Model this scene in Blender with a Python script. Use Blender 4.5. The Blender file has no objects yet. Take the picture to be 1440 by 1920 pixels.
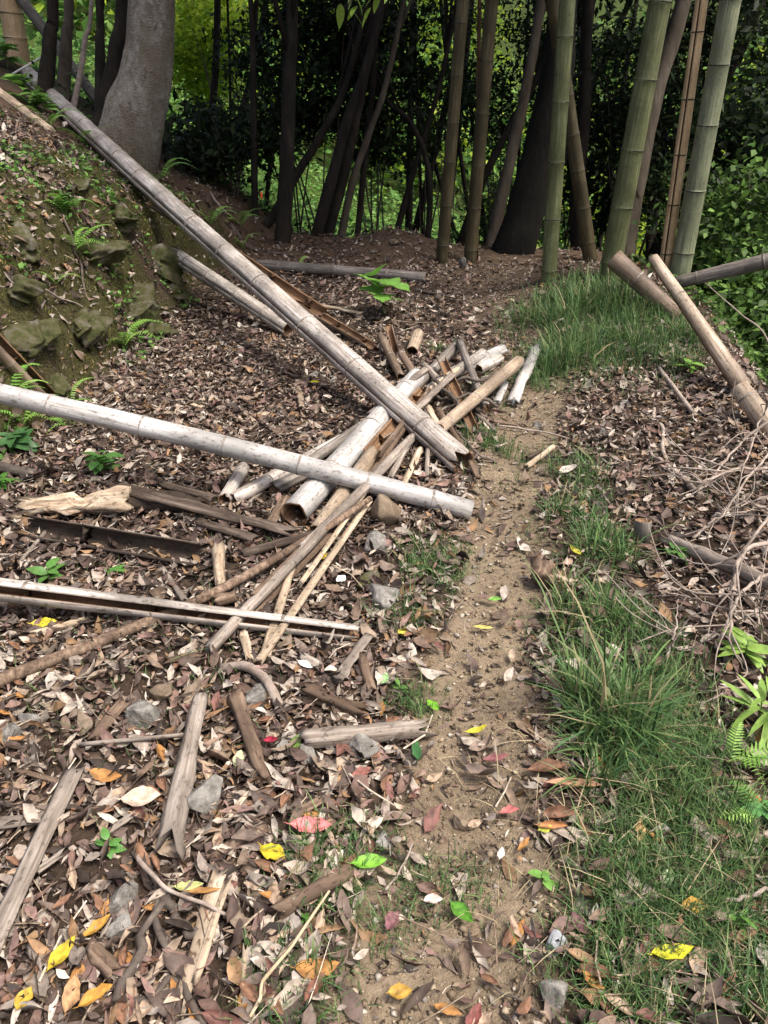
import bpy, bmesh, math, random
import numpy as np
from mathutils import Vector, Matrix

random.seed(7)
RNG = np.random.default_rng(11)
scene = bpy.context.scene
COL = scene.collection

# ------------------------------------------------------------------ camera, sky, sun, exposure
FPX, CX, CY = 1400.0, 720.0, 960.0           # focal length and centre in photograph pixels
CAMZ, PITCH = 1.5, math.radians(30.0)
cam_d = bpy.data.cameras.new('camera'); cam = bpy.data.objects.new('camera', cam_d); COL.objects.link(cam)
cam.location = (0, 0, CAMZ); cam.rotation_euler = (math.pi/2 - PITCH, 0, 0)
cam_d.sensor_fit = 'VERTICAL'; cam_d.sensor_height = 36.0; cam_d.lens = 36.0*FPX/1920.0
cam_d.clip_start = 0.05; cam_d.clip_end = 1000
scene.camera = cam

SUN_EL, SUN_AZ = math.radians(64), math.radians(115)     # azimuth clockwise from +Y
world = bpy.data.worlds.new('World'); scene.world = world; world.use_nodes = True
wn = world.node_tree
sky = wn.nodes.new('ShaderNodeTexSky'); sky.sky_type = 'NISHITA'; sky.sun_disc = False
sky.sun_elevation = SUN_EL; sky.sun_rotation = SUN_AZ
sky.air_density = 0.85; sky.dust_density = 7.0; sky.ozone_density = 0.0
wn.links.new(sky.outputs['Color'], wn.nodes['Background'].inputs['Color'])
wn.nodes['Background'].inputs['Strength'].default_value = 0.105
sd = bpy.data.lights.new('sun', 'SUN'); sun = bpy.data.objects.new('sun', sd); COL.objects.link(sun)
sd.energy = 1.5; sd.angle = math.radians(11); sd.color = (1.0, 0.95, 0.87)
sdir = Vector((math.sin(SUN_AZ)*math.cos(SUN_EL), math.cos(SUN_AZ)*math.cos(SUN_EL), math.sin(SUN_EL)))
sun.rotation_euler = (-sdir).to_track_quat('-Z', 'Y').to_euler()
vs = scene.view_settings
vs.view_transform = 'Standard'; vs.look = 'None'; vs.exposure = 1.15; vs.gamma = 1.0
scene.render.engine = 'CYCLES'
cy = scene.cycles
cy.use_denoising = True; cy.max_bounces = 6; cy.diffuse_bounces = 3; cy.glossy_bounces = 2
cy.transmission_bounces = 3; cy.transparent_max_bounces = 4; cy.caustics_reflective = False; cy.caustics_refractive = False

# ------------------------------------------------------------------ numeric helpers
def hash2(ix, iy, s):
    n = (ix.astype(np.int64)*374761393 + iy.astype(np.int64)*668265263 + s*1442695041) & 0x7fffffff
    n = ((n ^ (n >> 13))*1274126177) & 0x7fffffff
    n = n ^ (n >> 16)
    return (n & 0xffff)/65535.0
def vnoise(x, y, s=0):
    x = np.asarray(x, float); y = np.asarray(y, float)
    ix = np.floor(x); iy = np.floor(y); fx = x-ix; fy = y-iy
    fx = fx*fx*(3-2*fx); fy = fy*fy*(3-2*fy)
    a = hash2(ix, iy, s); b = hash2(ix+1, iy, s); c = hash2(ix, iy+1, s); d = hash2(ix+1, iy+1, s)
    return (a*(1-fx)+b*fx)*(1-fy) + (c*(1-fx)+d*fx)*fy - 0.5
def fbm(x, y, s=0, o=4):
    r = 0; a = 1.0
    for k in range(o):
        r = r + a*vnoise(x*2**k, y*2**k, s+k*17); a *= .5
    return r
def sm(a, b, x):
    t = np.clip((x-a)/(b-a), 0, 1); return t*t*(3-2*t)

# ------------------------------------------------------------------ the lie of the land (metres)
def bank_x(y):
    return np.interp(y, [0, 2, 3, 4, 5, 6.5, 8, 10, 14], [-1.95, -1.8, -1.68, -1.62, -1.58, -1.5, -1.3, -1.15, -1.0]) + .10*vnoise(y*1.7, y*0+3.3, 5)
def path_x(y):
    return np.interp(y, [-3, .73, 1.21, 1.81, 2.43, 3.45, 4.23, 5.4, 6.6, 8, 12], [.0, .10, .19, .315, .42, .72, .86, .86, .85, .75, .6])
def right_x(y):
    return np.interp(y, [0, 1.5, 2.5, 3.5, 5, 6, 7, 8.5], [1.8, 1.7, 1.72, 1.8, 2.12, 2.35, 2.4, 2.2])
def G(x, y):
    x = np.asarray(x, float); y = np.asarray(y, float)
    s = bank_x(y) - x
    face = np.interp(y, [0, 2, 3, 4, 5, 6, 7, 8.5, 10, 13], [.35, .45, .55, .7, .78, .66, .45, .22, .15, .1])
    slope = np.interp(y, [0, 4, 6, 8, 10], [.5, .62, .62, .55, .5])
    rock = .5 + 1.0*vnoise(x*2.3+7, y*2.3, 9)
    z = face*sm(0, .42+.2*vnoise(y*2.1, y*0, 8), s + .10*fbm(x*3, y*3, 4)) + slope*np.clip(s-.35, 0, 4.5) + .25*np.clip(s-4.85, 0, 20)
    z = z + .10*sm(0, .2, s)*(1-sm(.7, 1.1, s))*rock
    z = z + sm(-.05, .25, s)*(1-sm(1.1, 1.8, s))*(1-sm(7, 9, y))*(.13*fbm(x*3.1, y*3.1, 25, 3) + .07*np.abs(fbm(x*6.5, y*6.5, 27, 2)))
    # the valley beyond the crest of the path
    y0 = np.interp(x, [-6, -2.5, -1.2, 0, 2.5, 6], [11.5, 10.2, 8.9, 8.1, 7.7, 7.0])
    d = np.clip(y - y0, 0, 200)
    z = z - .34*(np.sqrt(d*d+.36)-.6)*(d > 0) 
    z = z + .34*np.clip(y-15.0, 0, 9) + .62*np.clip(y-24, 0, 60) + .1*np.clip(y-84, 0, 500)
    # the drop on the right hand side
    e = np.clip(x - right_x(y), 0, 100)
    z = z - 1.15*(np.sqrt(e*e+.09)-.3)
    z = z + 1.3*np.clip(x-6, 0, 40)*sm(3, 9, y)
    # mounds
    z = z + .22*np.exp(-(((x-1.55)/.7)**2 + ((y-5.9)/1.0)**2))
    z = z + .20*np.exp(-(((x-.12)/.45)**2 + ((y-7.9)/.5)**2))
    z = z - .03*np.exp(-((x-path_x(y))/.22)**2)*(1-sm(7, 9, y))
    near = np.exp(-(np.hypot(x, y-3)/9)**2)
    z = z + .05*fbm(x*.9, y*.9, 1, 3) + near*(.022*fbm(x*5, y*5, 2, 3))
    z = z + .6*(1-near)*fbm(x*.13, y*.13, 3, 3)*sm(9, 20, np.hypot(x, y))
    return z
def g1(x, y): return float(G(np.array([x]), np.array([y]))[0])
def gnorm(x, y, e=.03):
    n = np.stack([-(G(x+e, y)-G(x-e, y))/(2*e), -(G(x, y+e)-G(x, y-e))/(2*e), np.ones_like(np.asarray(x, float))], -1)
    return n/np.linalg.norm(n, axis=-1, keepdims=True)
cp, sp_ = math.cos(PITCH), math.sin(PITCH)
def ray(px, py):
    a = (px-CX)/FPX; b = (CY-py)/FPX
    return np.array([a, cp+b*sp_, -sp_+b*cp])
TS = np.concatenate([np.linspace(.4, 12, 3000), np.linspace(12.02, 60, 1200)])
def hit(px, py, h=0.0):
    """the point h above the ground that the pixel's line of sight meets first"""
    d = ray(px, py)
    zz = CAMZ + d[2]*TS - G(d[0]*TS, d[1]*TS) - h
    k = np.argmax(zz < 0)
    if zz[k] >= 0: k = len(TS)-1
    t = TS[k]
    return Vector((d[0]*t, d[1]*t, CAMZ+d[2]*t))
def at_y(px, py, Y):
    d = ray(px, py); t = Y/d[1]
    return Vector((d[0]*t, Y, CAMZ+d[2]*t))
def depth(p): return p[1]*cp - (p[2]-CAMZ)*sp_
def size_at(p, w): return w*depth(p)/FPX

# ------------------------------------------------------------------ mesh + object helpers
def make_mesh(name, V, faces, col=None, smooth=True):
    """faces: list of (n,3) / (n,4) integer arrays"""
    V = np.asarray(V, np.float32)
    me = bpy.data.meshes.new(name)
    faces = [np.asarray(f, np.int32) for f in faces if len(f)]
    tot = sum(len(f) for f in faces); lt = sum(f.size for f in faces)
    me.vertices.add(len(V)); me.vertices.foreach_set('co', V.ravel())
    me.loops.add(lt); me.polygons.add(tot)
    me.loops.foreach_set('vertex_index', np.concatenate([f.ravel() for f in faces]))
    tots = np.concatenate([np.full(len(f), f.shape[1], np.int32) for f in faces])
    starts = np.concatenate([[0], np.cumsum(tots)[:-1]]).astype(np.int32)
    me.polygons.foreach_set('loop_start', starts)
    me.polygons.foreach_set('loop_total', tots)
    if smooth: me.polygons.foreach_set('use_smooth', np.ones(tot, bool))
    me.update(calc_edges=True); me.validate()
    if col is not None:
        c = np.ones((len(V), 4), np.float32); c[:, :3] = col
        at = me.color_attributes.new('col', 'FLOAT_COLOR', 'POINT'); at.data.foreach_set('color', c.ravel())
    return me
def link(name, me, mat=None, parent=None, loc=None):
    o = bpy.data.objects.new(name, me); COL.objects.link(o)
    if mat is not None and me is not None and not me.materials: me.materials.append(mat)
    if parent: o.parent = parent
    if loc is not None: o.location = loc
    return o
def tag(o, label=None, cat=None, group=None, kind=None):
    if label: o['label'] = label
    if cat: o['category'] = cat
    if group: o['group'] = group
    if kind: o['kind'] = kind
    return o
def empty(name, loc=(0, 0, 0)):
    o = bpy.data.objects.new(name, None); COL.objects.link(o); o.location = loc; o.empty_display_size = .1
    return o
def frame_of(p0, p1, xdir=Vector((0, 0, 1))):
    z = (Vector(p1)-Vector(p0)).normalized(); x = Vector(xdir) - z*Vector(xdir).dot(z)
    if x.length < 1e-4: x = Vector((1, 0, 0)) - z*z.x
    x.normalize(); y = z.cross(x)
    m = Matrix((x, y, z)).transposed().to_4x4(); m.translation = Vector(p0)
    return m

def sweep(pts, rad, sides=8, caps=True, jit=0.0, seed=0, flat=1.0):
    """a tube along points; returns V, quads, tris"""
    P = np.asarray(pts, float); n = len(P); rad = np.broadcast_to(np.asarray(rad, float), (n,))
    T = np.gradient(P, axis=0); T /= np.linalg.norm(T, axis=1, keepdims=True)+1e-9
    ref = np.array([0, 0, 1.0]) if abs(T[0][2]) < .8 else np.array([1.0, 0, 0])
    X = np.cross(ref[None], T); X /= np.linalg.norm(X, axis=1, keepdims=True)+1e-9
    Y = np.cross(T, X)
    a = np.arange(sides)*2*np.pi/sides
    r = np.ones((n, sides))
    if jit:
        rg = np.random.default_rng(seed); r = 1+jit*(rg.random((n, sides))-.5)*2
    V = P[:, None] + rad[:, None, None]*r[..., None]*(np.cos(a)[None, :, None]*X[:, None] + flat*np.sin(a)[None, :, None]*Y[:, None])
    V = V.reshape(-1, 3)
    i = np.arange(n-1)[:, None]*sides; j = np.arange(sides)[None]; k = (j+1) % sides
    Q = np.stack([i+j, i+k, i+sides+k, i+sides+j], -1).reshape(-1, 4)
    Tr = np.zeros((0, 3), int)
    if caps:
        V = np.vstack([V, P[0], P[-1]]); c0 = n*sides; j = np.arange(sides); k = (j+1) % sides
        Tr = np.vstack([np.stack([np.full(sides, c0), k, j], -1), np.stack([np.full(sides, c0+1), (n-1)*sides+j, (n-1)*sides+k], -1)])
    return V, Q, Tr
def join(parts):
    Vs, Qs, Ts, o = [], [], [], 0
    for V, Q, T in parts:
        Vs.append(V); Qs.append(np.asarray(Q, int).reshape(-1, 4)+o); Ts.append(np.asarray(T, int).reshape(-1, 3)+o); o += len(V)
    return np.vstack(Vs), np.vstack(Qs), np.vstack(Ts)
def curve_pts(pts, n):
    """smooth (Catmull-Rom) points through pts"""
    P = np.array([tuple(p) for p in pts], float)
    if len(P) == 2: return P[0] + (P[1]-P[0])*np.linspace(0, 1, n)[:, None]
    E = np.vstack([2*P[0]-P[1], P, 2*P[-1]-P[-2]])
    u = np.linspace(0, len(P)-1, n); k = np.minimum(u.astype(int), len(P)-2); t = (u-k)[:, None]
    a, b, c, d = E[k], E[k+1], E[k+2], E[k+3]
    return .5*((2*b)+(-a+c)*t+(2*a-5*b+4*c-d)*t*t+(-a+3*b-3*c+d)*t**3)

# ------------------------------------------------------------------ materials
def new_mat(name):
    m = bpy.data.materials.new(name); m.use_nodes = True
    nt = m.node_tree; return m, nt, nt.nodes['Principled BSDF']
def N(nt, t, **kw):
    n = nt.nodes.new('ShaderNode'+t)
    for k, v in kw.items():
        if k in n.inputs: n.inputs[k].default_value = v
        else: setattr(n, k, v)
    return n
def ramp(nt, stops):
    r = nt.nodes.new('ShaderNodeValToRGB'); e = r.color_ramp.elements
    while len(e) < len(stops): e.new(.5)
    for k, (p, c) in enumerate(stops):
        e[k].position = p; e[k].color = (*c, 1) if len(c) == 3 else c
    return r
def mix(nt, a, b, f, mode='MIX'):
    m = nt.nodes.new('ShaderNodeMix'); m.data_type = 'RGBA'; m.blend_type = mode
    for s, v in ((m.inputs[0], f), (m.inputs[6], a), (m.inputs[7], b)):
        if hasattr(v, 'is_output') or isinstance(v, bpy.types.NodeSocket): nt.links.new(v, s)
        else: s.default_value = v if isinstance(v, (int, float)) else (*v, 1)
    return m.outputs[2]
def coords(nt, scale, obj=True, rnd=False):
    tc = N(nt, 'TexCoord'); mp = N(nt, 'Mapping'); mp.inputs['Scale'].default_value = scale
    nt.links.new(tc.outputs['Object' if obj else 'Generated'], mp.inputs['Vector'])
    if rnd:
        oi = N(nt, 'ObjectInfo'); v = N(nt, 'VectorMath', operation='SCALE'); v.inputs[0].default_value = (31, 17, 23)
        nt.links.new(oi.outputs['Random'], v.inputs['Scale']); nt.links.new(v.outputs[0], mp.inputs['Location'])
    return mp.outputs[0]
def noise(nt, vec, scale, detail=4, rough=.55):
    n = N(nt, 'TexNoise'); n.inputs['Scale'].default_value = scale; n.inputs['Detail'].default_value = detail; n.inputs['Roughness'].default_value = rough
    nt.links.new(vec, n.inputs['Vector']); return n.outputs['Fac']
def bump(nt, bsdf, h, strength, dist=.01):
    b = N(nt, 'Bump'); b.inputs['Strength'].default_value = strength; b.inputs['Distance'].default_value = dist
    nt.links.new(h, b.inputs['Height']); nt.links.new(b.outputs[0], bsdf.inputs['Normal'])

def bamboo_mat(name, base, light, dark, stain=.55, rough=.45, spec=.4, speck=.5):
    m, nt, b = new_mat(name)
    st = noise(nt, coords(nt, (26, 26, 1.1), rnd=True), 3, 5, .65)       # streaks along the culm
    bl = noise(nt, coords(nt, (3, 3, 1.6), rnd=True), 2.2, 5, .6)        # broad weathering
    sp = noise(nt, coords(nt, (1, 1, .55), rnd=True), 85, 3, .6)         # mould specks
    c = ramp(nt, [(.30, dark), (.5, base), (.68, light)]); nt.links.new(st, c.inputs[0])
    r2 = ramp(nt, [(.42, (0, 0, 0)), (.62, (1, 1, 1))]); nt.links.new(bl, r2.inputs[0])
    c1 = mix(nt, c.outputs[0], tuple(x*stain for x in base), r2.outputs[0])
    r3 = ramp(nt, [(.56, (0, 0, 0)), (.66, (1, 1, 1))]); nt.links.new(sp, r3.inputs[0])
    ms = N(nt, 'Math', operation='MULTIPLY'); nt.links.new(r3.outputs[0], ms.inputs[0]); nt.links.new(bl, ms.inputs[1])
    mz = N(nt, 'Math', operation='MULTIPLY'); nt.links.new(ms.outputs[0], mz.inputs[0]); mz.inputs[1].default_value = speck*1.6
    c2 = mix(nt, c1, tuple(x*.5 for x in dark), mz.outputs[0])
    nt.links.new(c2, b.inputs['Base Color'])
    b.inputs['Roughness'].default_value = rough; b.inputs['Specular IOR Level'].default_value = spec
    bump(nt, b, st, .25, .004)
    return m
M = {}
M['pale']   = bamboo_mat('weathered_pale_bamboo', (.47, .425, .375), (.72, .70, .675), (.17, .135, .11), .50, .45, .4, .9)
M['white']  = bamboo_mat('bleached_bamboo', (.52, .505, .485), (.72, .72, .72), (.25, .22, .19), .60, .45, .4, .9)
M['tanb']   = bamboo_mat('tan_bamboo', (.42, .33, .24), (.62, .54, .44), (.17, .12, .08), .58, .5, .3, .8)
M['brownb'] = bamboo_mat('brown_bamboo', (.20, .145, .105), (.34, .26, .20), (.08, .055, .04), .55, .55, .3)
M['greyb']  = bamboo_mat('grey_bamboo', (.22, .195, .17), (.38, .35, .32), (.08, .07, .06), .55, .6, .25)
M['green']  = bamboo_mat('living_green_bamboo', (.115, .128, .058), (.20, .215, .115), (.05, .06, .028), .62, .45, .3, .6)
M['greeny'] = bamboo_mat('pale_green_bamboo', (.24, .26, .16), (.37, .385, .27), (.11, .13, .07), .68, .45, .35, .6)
M['olive']  = bamboo_mat('olive_brown_bamboo', (.082, .068, .036), (.14, .12, .068), (.03, .026, .014), .6, .5, .2)
M['orange'] = bamboo_mat('dead_orange_bamboo', (.66, .47, .26), (.80, .64, .42), (.36, .21, .10), .74, .45, .35)
M['wood']   = bamboo_mat('weathered_grey_wood', (.30, .255, .215), (.50, .45, .40), (.09, .07, .055), .55, .75, .15, .7)
M['woodbr'] = bamboo_mat('brown_dead_wood', (.20, .14, .10), (.36, .27, .20), (.055, .035, .025), .5, .8, .15, .7)
M['wooddk'] = bamboo_mat('dark_rotten_wood', (.085, .065, .052), (.18, .145, .12), (.03, .022, .018), .5, .85, .1, .7)
M['woodlt'] = bamboo_mat('pale_rotten_wood', (.50, .40, .29), (.70, .61, .49), (.16, .10, .06), .55, .8, .1, .9)
M['inner']  = bamboo_mat('bamboo_inside', (.24, .145, .085), (.36, .24, .15), (.09, .05, .03), .5, .8, .1, .6)
M['ring']   = bamboo_mat('bamboo_node', (.27, .235, .20), (.50, .47, .43), (.10, .08, .065), .6, .6, .2)
M['ringg']  = bamboo_mat('living_bamboo_node', (.05, .05, .032), (.20, .21, .16), (.02, .02, .012), .6, .6, .2)

def leaf_mat(name, transl=.3, rough=.5, spec=.3, var=.35, nscale=60):
    m, nt, b = new_mat(name)
    at = N(nt, 'VertexColor'); at.layer_name = 'col'
    n = noise(nt, coords(nt, (1, 1, 1)), nscale, 3, .6)
    r = ramp(nt, [(.3, (1-var,)*3), (.7, (1+var*.6,)*3)]); nt.links.new(n, r.inputs[0])
    c = mix(nt, at.outputs['Color'], r.outputs[0], 1.0, 'MULTIPLY')
    nt.links.new(c, b.inputs['Base Color']); b.inputs['Roughness'].default_value = rough; b.inputs['Specular IOR Level'].default_value = spec
    if transl > 0:
        t = N(nt, 'BsdfTranslucent'); nt.links.new(c, t.inputs['Color'])
        ms = N(nt, 'MixShader'); ms.inputs[0].default_value = transl
        nt.links.new(b.outputs[0], ms.inputs[1]); nt.links.new(t.outputs[0], ms.inputs[2])
        nt.links.new(ms.outputs[0], nt.nodes['Material Output'].inputs['Surface'])
    return m
M['litter'] = leaf_mat('dead_leaves', .08, .6, .25, .45, 55)
M['leaf']   = leaf_mat('forest_leaves', .30, .5, .2, .15, 3)
M['thin']   = leaf_mat('sunlit_leaves', .5, .5, .2, .1, 3)  # lit copy of the forest leaves: extra translucency stands in for sunlight
M['grass']  = leaf_mat('grass_blades', .25, .5, .25, .15, 9)
M['fresh']  = leaf_mat('fresh_leaves', .25, .4, .4, .25, 45)

def flat_noise_mat(name, stops, scale, bstr, rough=.85, detail=6, bscale=None, stretch=(1, 1, 1), rnd=True, dist=.01):
    m, nt, b = new_mat(name)
    v = coords(nt, stretch, rnd=rnd)
    n = noise(nt, v, scale, detail, .62)
    c = ramp(nt, stops); nt.links.new(n, c.inputs[0]); nt.links.new(c.outputs[0], b.inputs['Base Color'])
    b.inputs['Roughness'].default_value = rough; b.inputs['Specular IOR Level'].default_value = .2
    h = noise(nt, v, bscale or scale*3, 6, .65); bump(nt, b, h, bstr, dist)
    return m
M['rock'] = flat_noise_mat('grey_stone', [(.3, (.085, .08, .07)), (.48, (.21, .20, .18)), (.6, (.30, .29, .265)), (.74, (.44, .43, .40))], 26, .9, detail=9)
M['rockmoss'] = flat_noise_mat('mossy_stone', [(.35, (.035, .044, .014)), (.48, (.065, .066, .026)), (.58, (.095, .088, .06)), (.8, (.21, .20, .18))], 13, 1.0, detail=9)
M['rockblue'] = flat_noise_mat('blue_grey_stone', [(.3, (.20, .21, .23)), (.6, (.36, .38, .41)), (.8, (.46, .48, .5))], 30, .4)
M['rockbrown'] = flat_noise_mat('brown_stone', [(.3, (.10, .075, .05)), (.5, (.22, .17, .12)), (.75, (.34, .28, .21))], 12, .9, stretch=(1, 1, .35))
def big_bark():
    m, nt, b = new_mat('smooth_pale_bark')
    v = coords(nt, (1, 1, .6)); n1 = noise(nt, v, 22, 9, .68); n2 = noise(nt, coords(nt, (1, 1, .5)), 3.2, 5, .6); n3 = noise(nt, coords(nt, (1, 1, 1.6)), 48, 4, .6)
    c1 = ramp(nt, [(.30, (.14, .118, .085)), (.46, (.33, .30, .25)), (.60, (.46, .43, .385)), (.72, (.64, .62, .57))]); nt.links.new(n1, c1.inputs[0])
    r2 = ramp(nt, [(.44, (0, 0, 0)), (.60, (1, 1, 1))]); nt.links.new(n2, r2.inputs[0])
    c = mix(nt, c1.outputs[0], (.27, .235, .18), r2.outputs[0]); 
    r3 = ramp(nt, [(.60, (0, 0, 0)), (.66, (1, 1, 1))]); nt.links.new(n3, r3.inputs[0])
    mm_ = N(nt, 'Math', operation='MULTIPLY'); nt.links.new(r3.outputs[0], mm_.inputs[0]); mm_.inputs[1].default_value = .6
    c = mix(nt, c, (.085, .065, .045), mm_.outputs[0])
    nt.links.new(c, b.inputs['Base Color']); b.inputs['Roughness'].default_value = .9; b.inputs['Specular IOR Level'].default_value = .15
    ad = N(nt, 'Math', operation='ADD'); nt.links.new(n1, ad.inputs[0]); nt.links.new(n3, ad.inputs[1]); bump(nt, b, ad.outputs[0], 1.0, .05)
    return m
M['bark'] = big_bark()
M['barkdk'] = flat_noise_mat('dark_shaded_bark', [(.3, (.009, .008, .006)), (.55, (.022, .018, .014)), (.8, (.05, .042, .033))], 9, .8, .9, 6, 30, (1, 1, .3), dist=.02)  # dark bark, lowered further: forest shade is put into its colour
M['barkblack'] = flat_noise_mat('black_bark', [(.3, (.004, .004, .003)), (.6, (.010, .009, .007)), (.8, (.022, .019, .015))], 9, .8, .95, 6, 30, (1, 1, .3), dist=.02)
M['barkbr'] = flat_noise_mat('brown_bark', [(.3, (.045, .036, .025)), (.55, (.10, .083, .062)), (.8, (.17, .145, .115))], 7, .6, .85, 6, 30, (1, 1, .3), dist=.02)
M['twig'] = flat_noise_mat('bare_twig_bark', [(.3, (.20, .155, .125)), (.55, (.36, .30, .255)), (.8, (.50, .44, .39))], 25, .3, .8)
M['twigdk'] = flat_noise_mat('dark_twig_bark', [(.3, (.05, .04, .034)), (.55, (.11, .09, .075)), (.8, (.2, .17, .145))], 25, .3, .8)
M['stalk'] = flat_noise_mat('straw_stalk', [(.3, (.40, .31, .19)), (.6, (.56, .46, .31)), (.8, (.66, .57, .42))], 25, .2, .6)
M['stem'] = flat_noise_mat('green_stem', [(.3, (.09, .16, .04)), (.7, (.16, .26, .07))], 20, .2, .5)
M['whitestick'] = flat_noise_mat('peeled_white_stick', [(.3, (.62, .60, .56)), (.7, (.82, .81, .78))], 20, .2, .6)
M['tape'] = flat_noise_mat('orange_tape', [(.3, (.75, .10, .03)), (.7, (.85, .16, .05))], 8, .1, .5)

# ground: colours from what covers it and from shade painted in, relief from the mesh and a fine bump
def ground_material():
    m, nt, b = new_mat('forest_soil')
    at = N(nt, 'VertexColor'); at.layer_name = 'col'
    v = coords(nt, (1, 1, 1))
    n1 = noise(nt, v, 6, 6, .6); n2 = noise(nt, v, 60, 5, .65); n3 = noise(nt, v, 190, 3, .6)
    r1 = ramp(nt, [(.3, (.72,)*3), (.7, (1.2,)*3)]); nt.links.new(n1, r1.inputs[0])
    r2 = ramp(nt, [(.32, (.55, .52, .5)), (.5, (1, 1, 1)), (.68, (1.35, 1.33, 1.3))]); nt.links.new(n2, r2.inputs[0])
    c = mix(nt, at.outputs['Color'], r1.outputs[0], 1.0, 'MULTIPLY'); c = mix(nt, c, r2.outputs[0], .8, 'MULTIPLY')
    nt.links.new(c, b.inputs['Base Color']); b.inputs['Roughness'].default_value = .95; b.inputs['Specular IOR Level'].default_value = .1
    ad = N(nt, 'Math', operation='ADD'); nt.links.new(n2, ad.inputs[0]); nt.links.new(n3, ad.inputs[1])
    bump(nt, b, ad.outputs[0], .7, .012)
    return m
M['soil'] = ground_material()

# ------------------------------------------------------------------ ground
def axis(fine0, fine1, step, lo, hi, grow=1.12):
    a = list(np.arange(fine0, fine1, step)); s = step
    while a[-1] < hi: s = min(s*grow, 6); a.append(a[-1]+s)
    s = step; pre = []; x = fine0
    while x > lo: s = min(s*grow, 6); x -= s; pre.append(x)
    return np.array(pre[::-1]+a)
def path_mask(x, y):
    w = np.interp(y, [.5, 1.2, 2, 3, 4, 6, 8], [.25, .18, .16, .18, .24, .30, .5]) + .08*fbm(x*4, y*4, 21)
    return (1-sm(.6, 1.4, np.abs(x-path_x(y)-.03*vnoise(y*3, y*0, 2))/w))
def moss_mask(x, y):
    s = bank_x(y)-x
    return sm(-.05, .1, s)*(1-sm(.7, 1.25, s))*sm(-.25, .25, fbm(x*3.3, y*3.3, 31)+.22)*(1-sm(7, 8.5, y))
gx = axis(-3.4, 3.2, .028, -90, 90); gy = axis(.2, 9.0, .028, -8, 200)
XX, YY = np.meshgrid(gx, gy)
ZZ = G(XX, YY)
near = (np.hypot(XX, YY-3) < 7)
pm = path_mask(XX, YY)*(1-sm(7.6, 8.6, YY)); mm = moss_mask(XX, YY)
ZZ = ZZ + near*(.010*fbm(XX*22, YY*22, 41, 3)) + mm*.03*fbm(XX*9, YY*9, 43, 3)
C = np.zeros(XX.shape+(3,)); C[:] = (.06, .043, .032)  # soil kept dark so shade between the leaves is in its colour
def blend(c, mask):
    global C
    C = C*(1-mask[..., None]) + np.array(c)*mask[..., None]
blend((.27, .215, .15), pm*(1-.7*sm(4.0, 5.6, YY))*(.8+.35*fbm(XX*3, YY*3, 93)))  # path dims toward the crest: litter cover, plus shade put into the colour
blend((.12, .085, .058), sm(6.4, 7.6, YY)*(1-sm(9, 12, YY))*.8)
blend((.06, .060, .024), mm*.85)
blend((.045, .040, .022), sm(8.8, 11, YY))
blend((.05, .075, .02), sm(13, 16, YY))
ny, nx = XX.shape
V = np.stack([XX, YY, ZZ], -1).reshape(-1, 3)
idx = np.arange(ny*nx).reshape(ny, nx)
Q = np.stack([idx[:-1, :-1], idx[:-1, 1:], idx[1:, 1:], idx[1:, :-1]], -1).reshape(-1, 4)
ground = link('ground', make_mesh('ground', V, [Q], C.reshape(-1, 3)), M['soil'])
tag(ground, 'brown forest soil with a trodden footpath and a mossy bank', 'ground', kind='structure')

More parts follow.
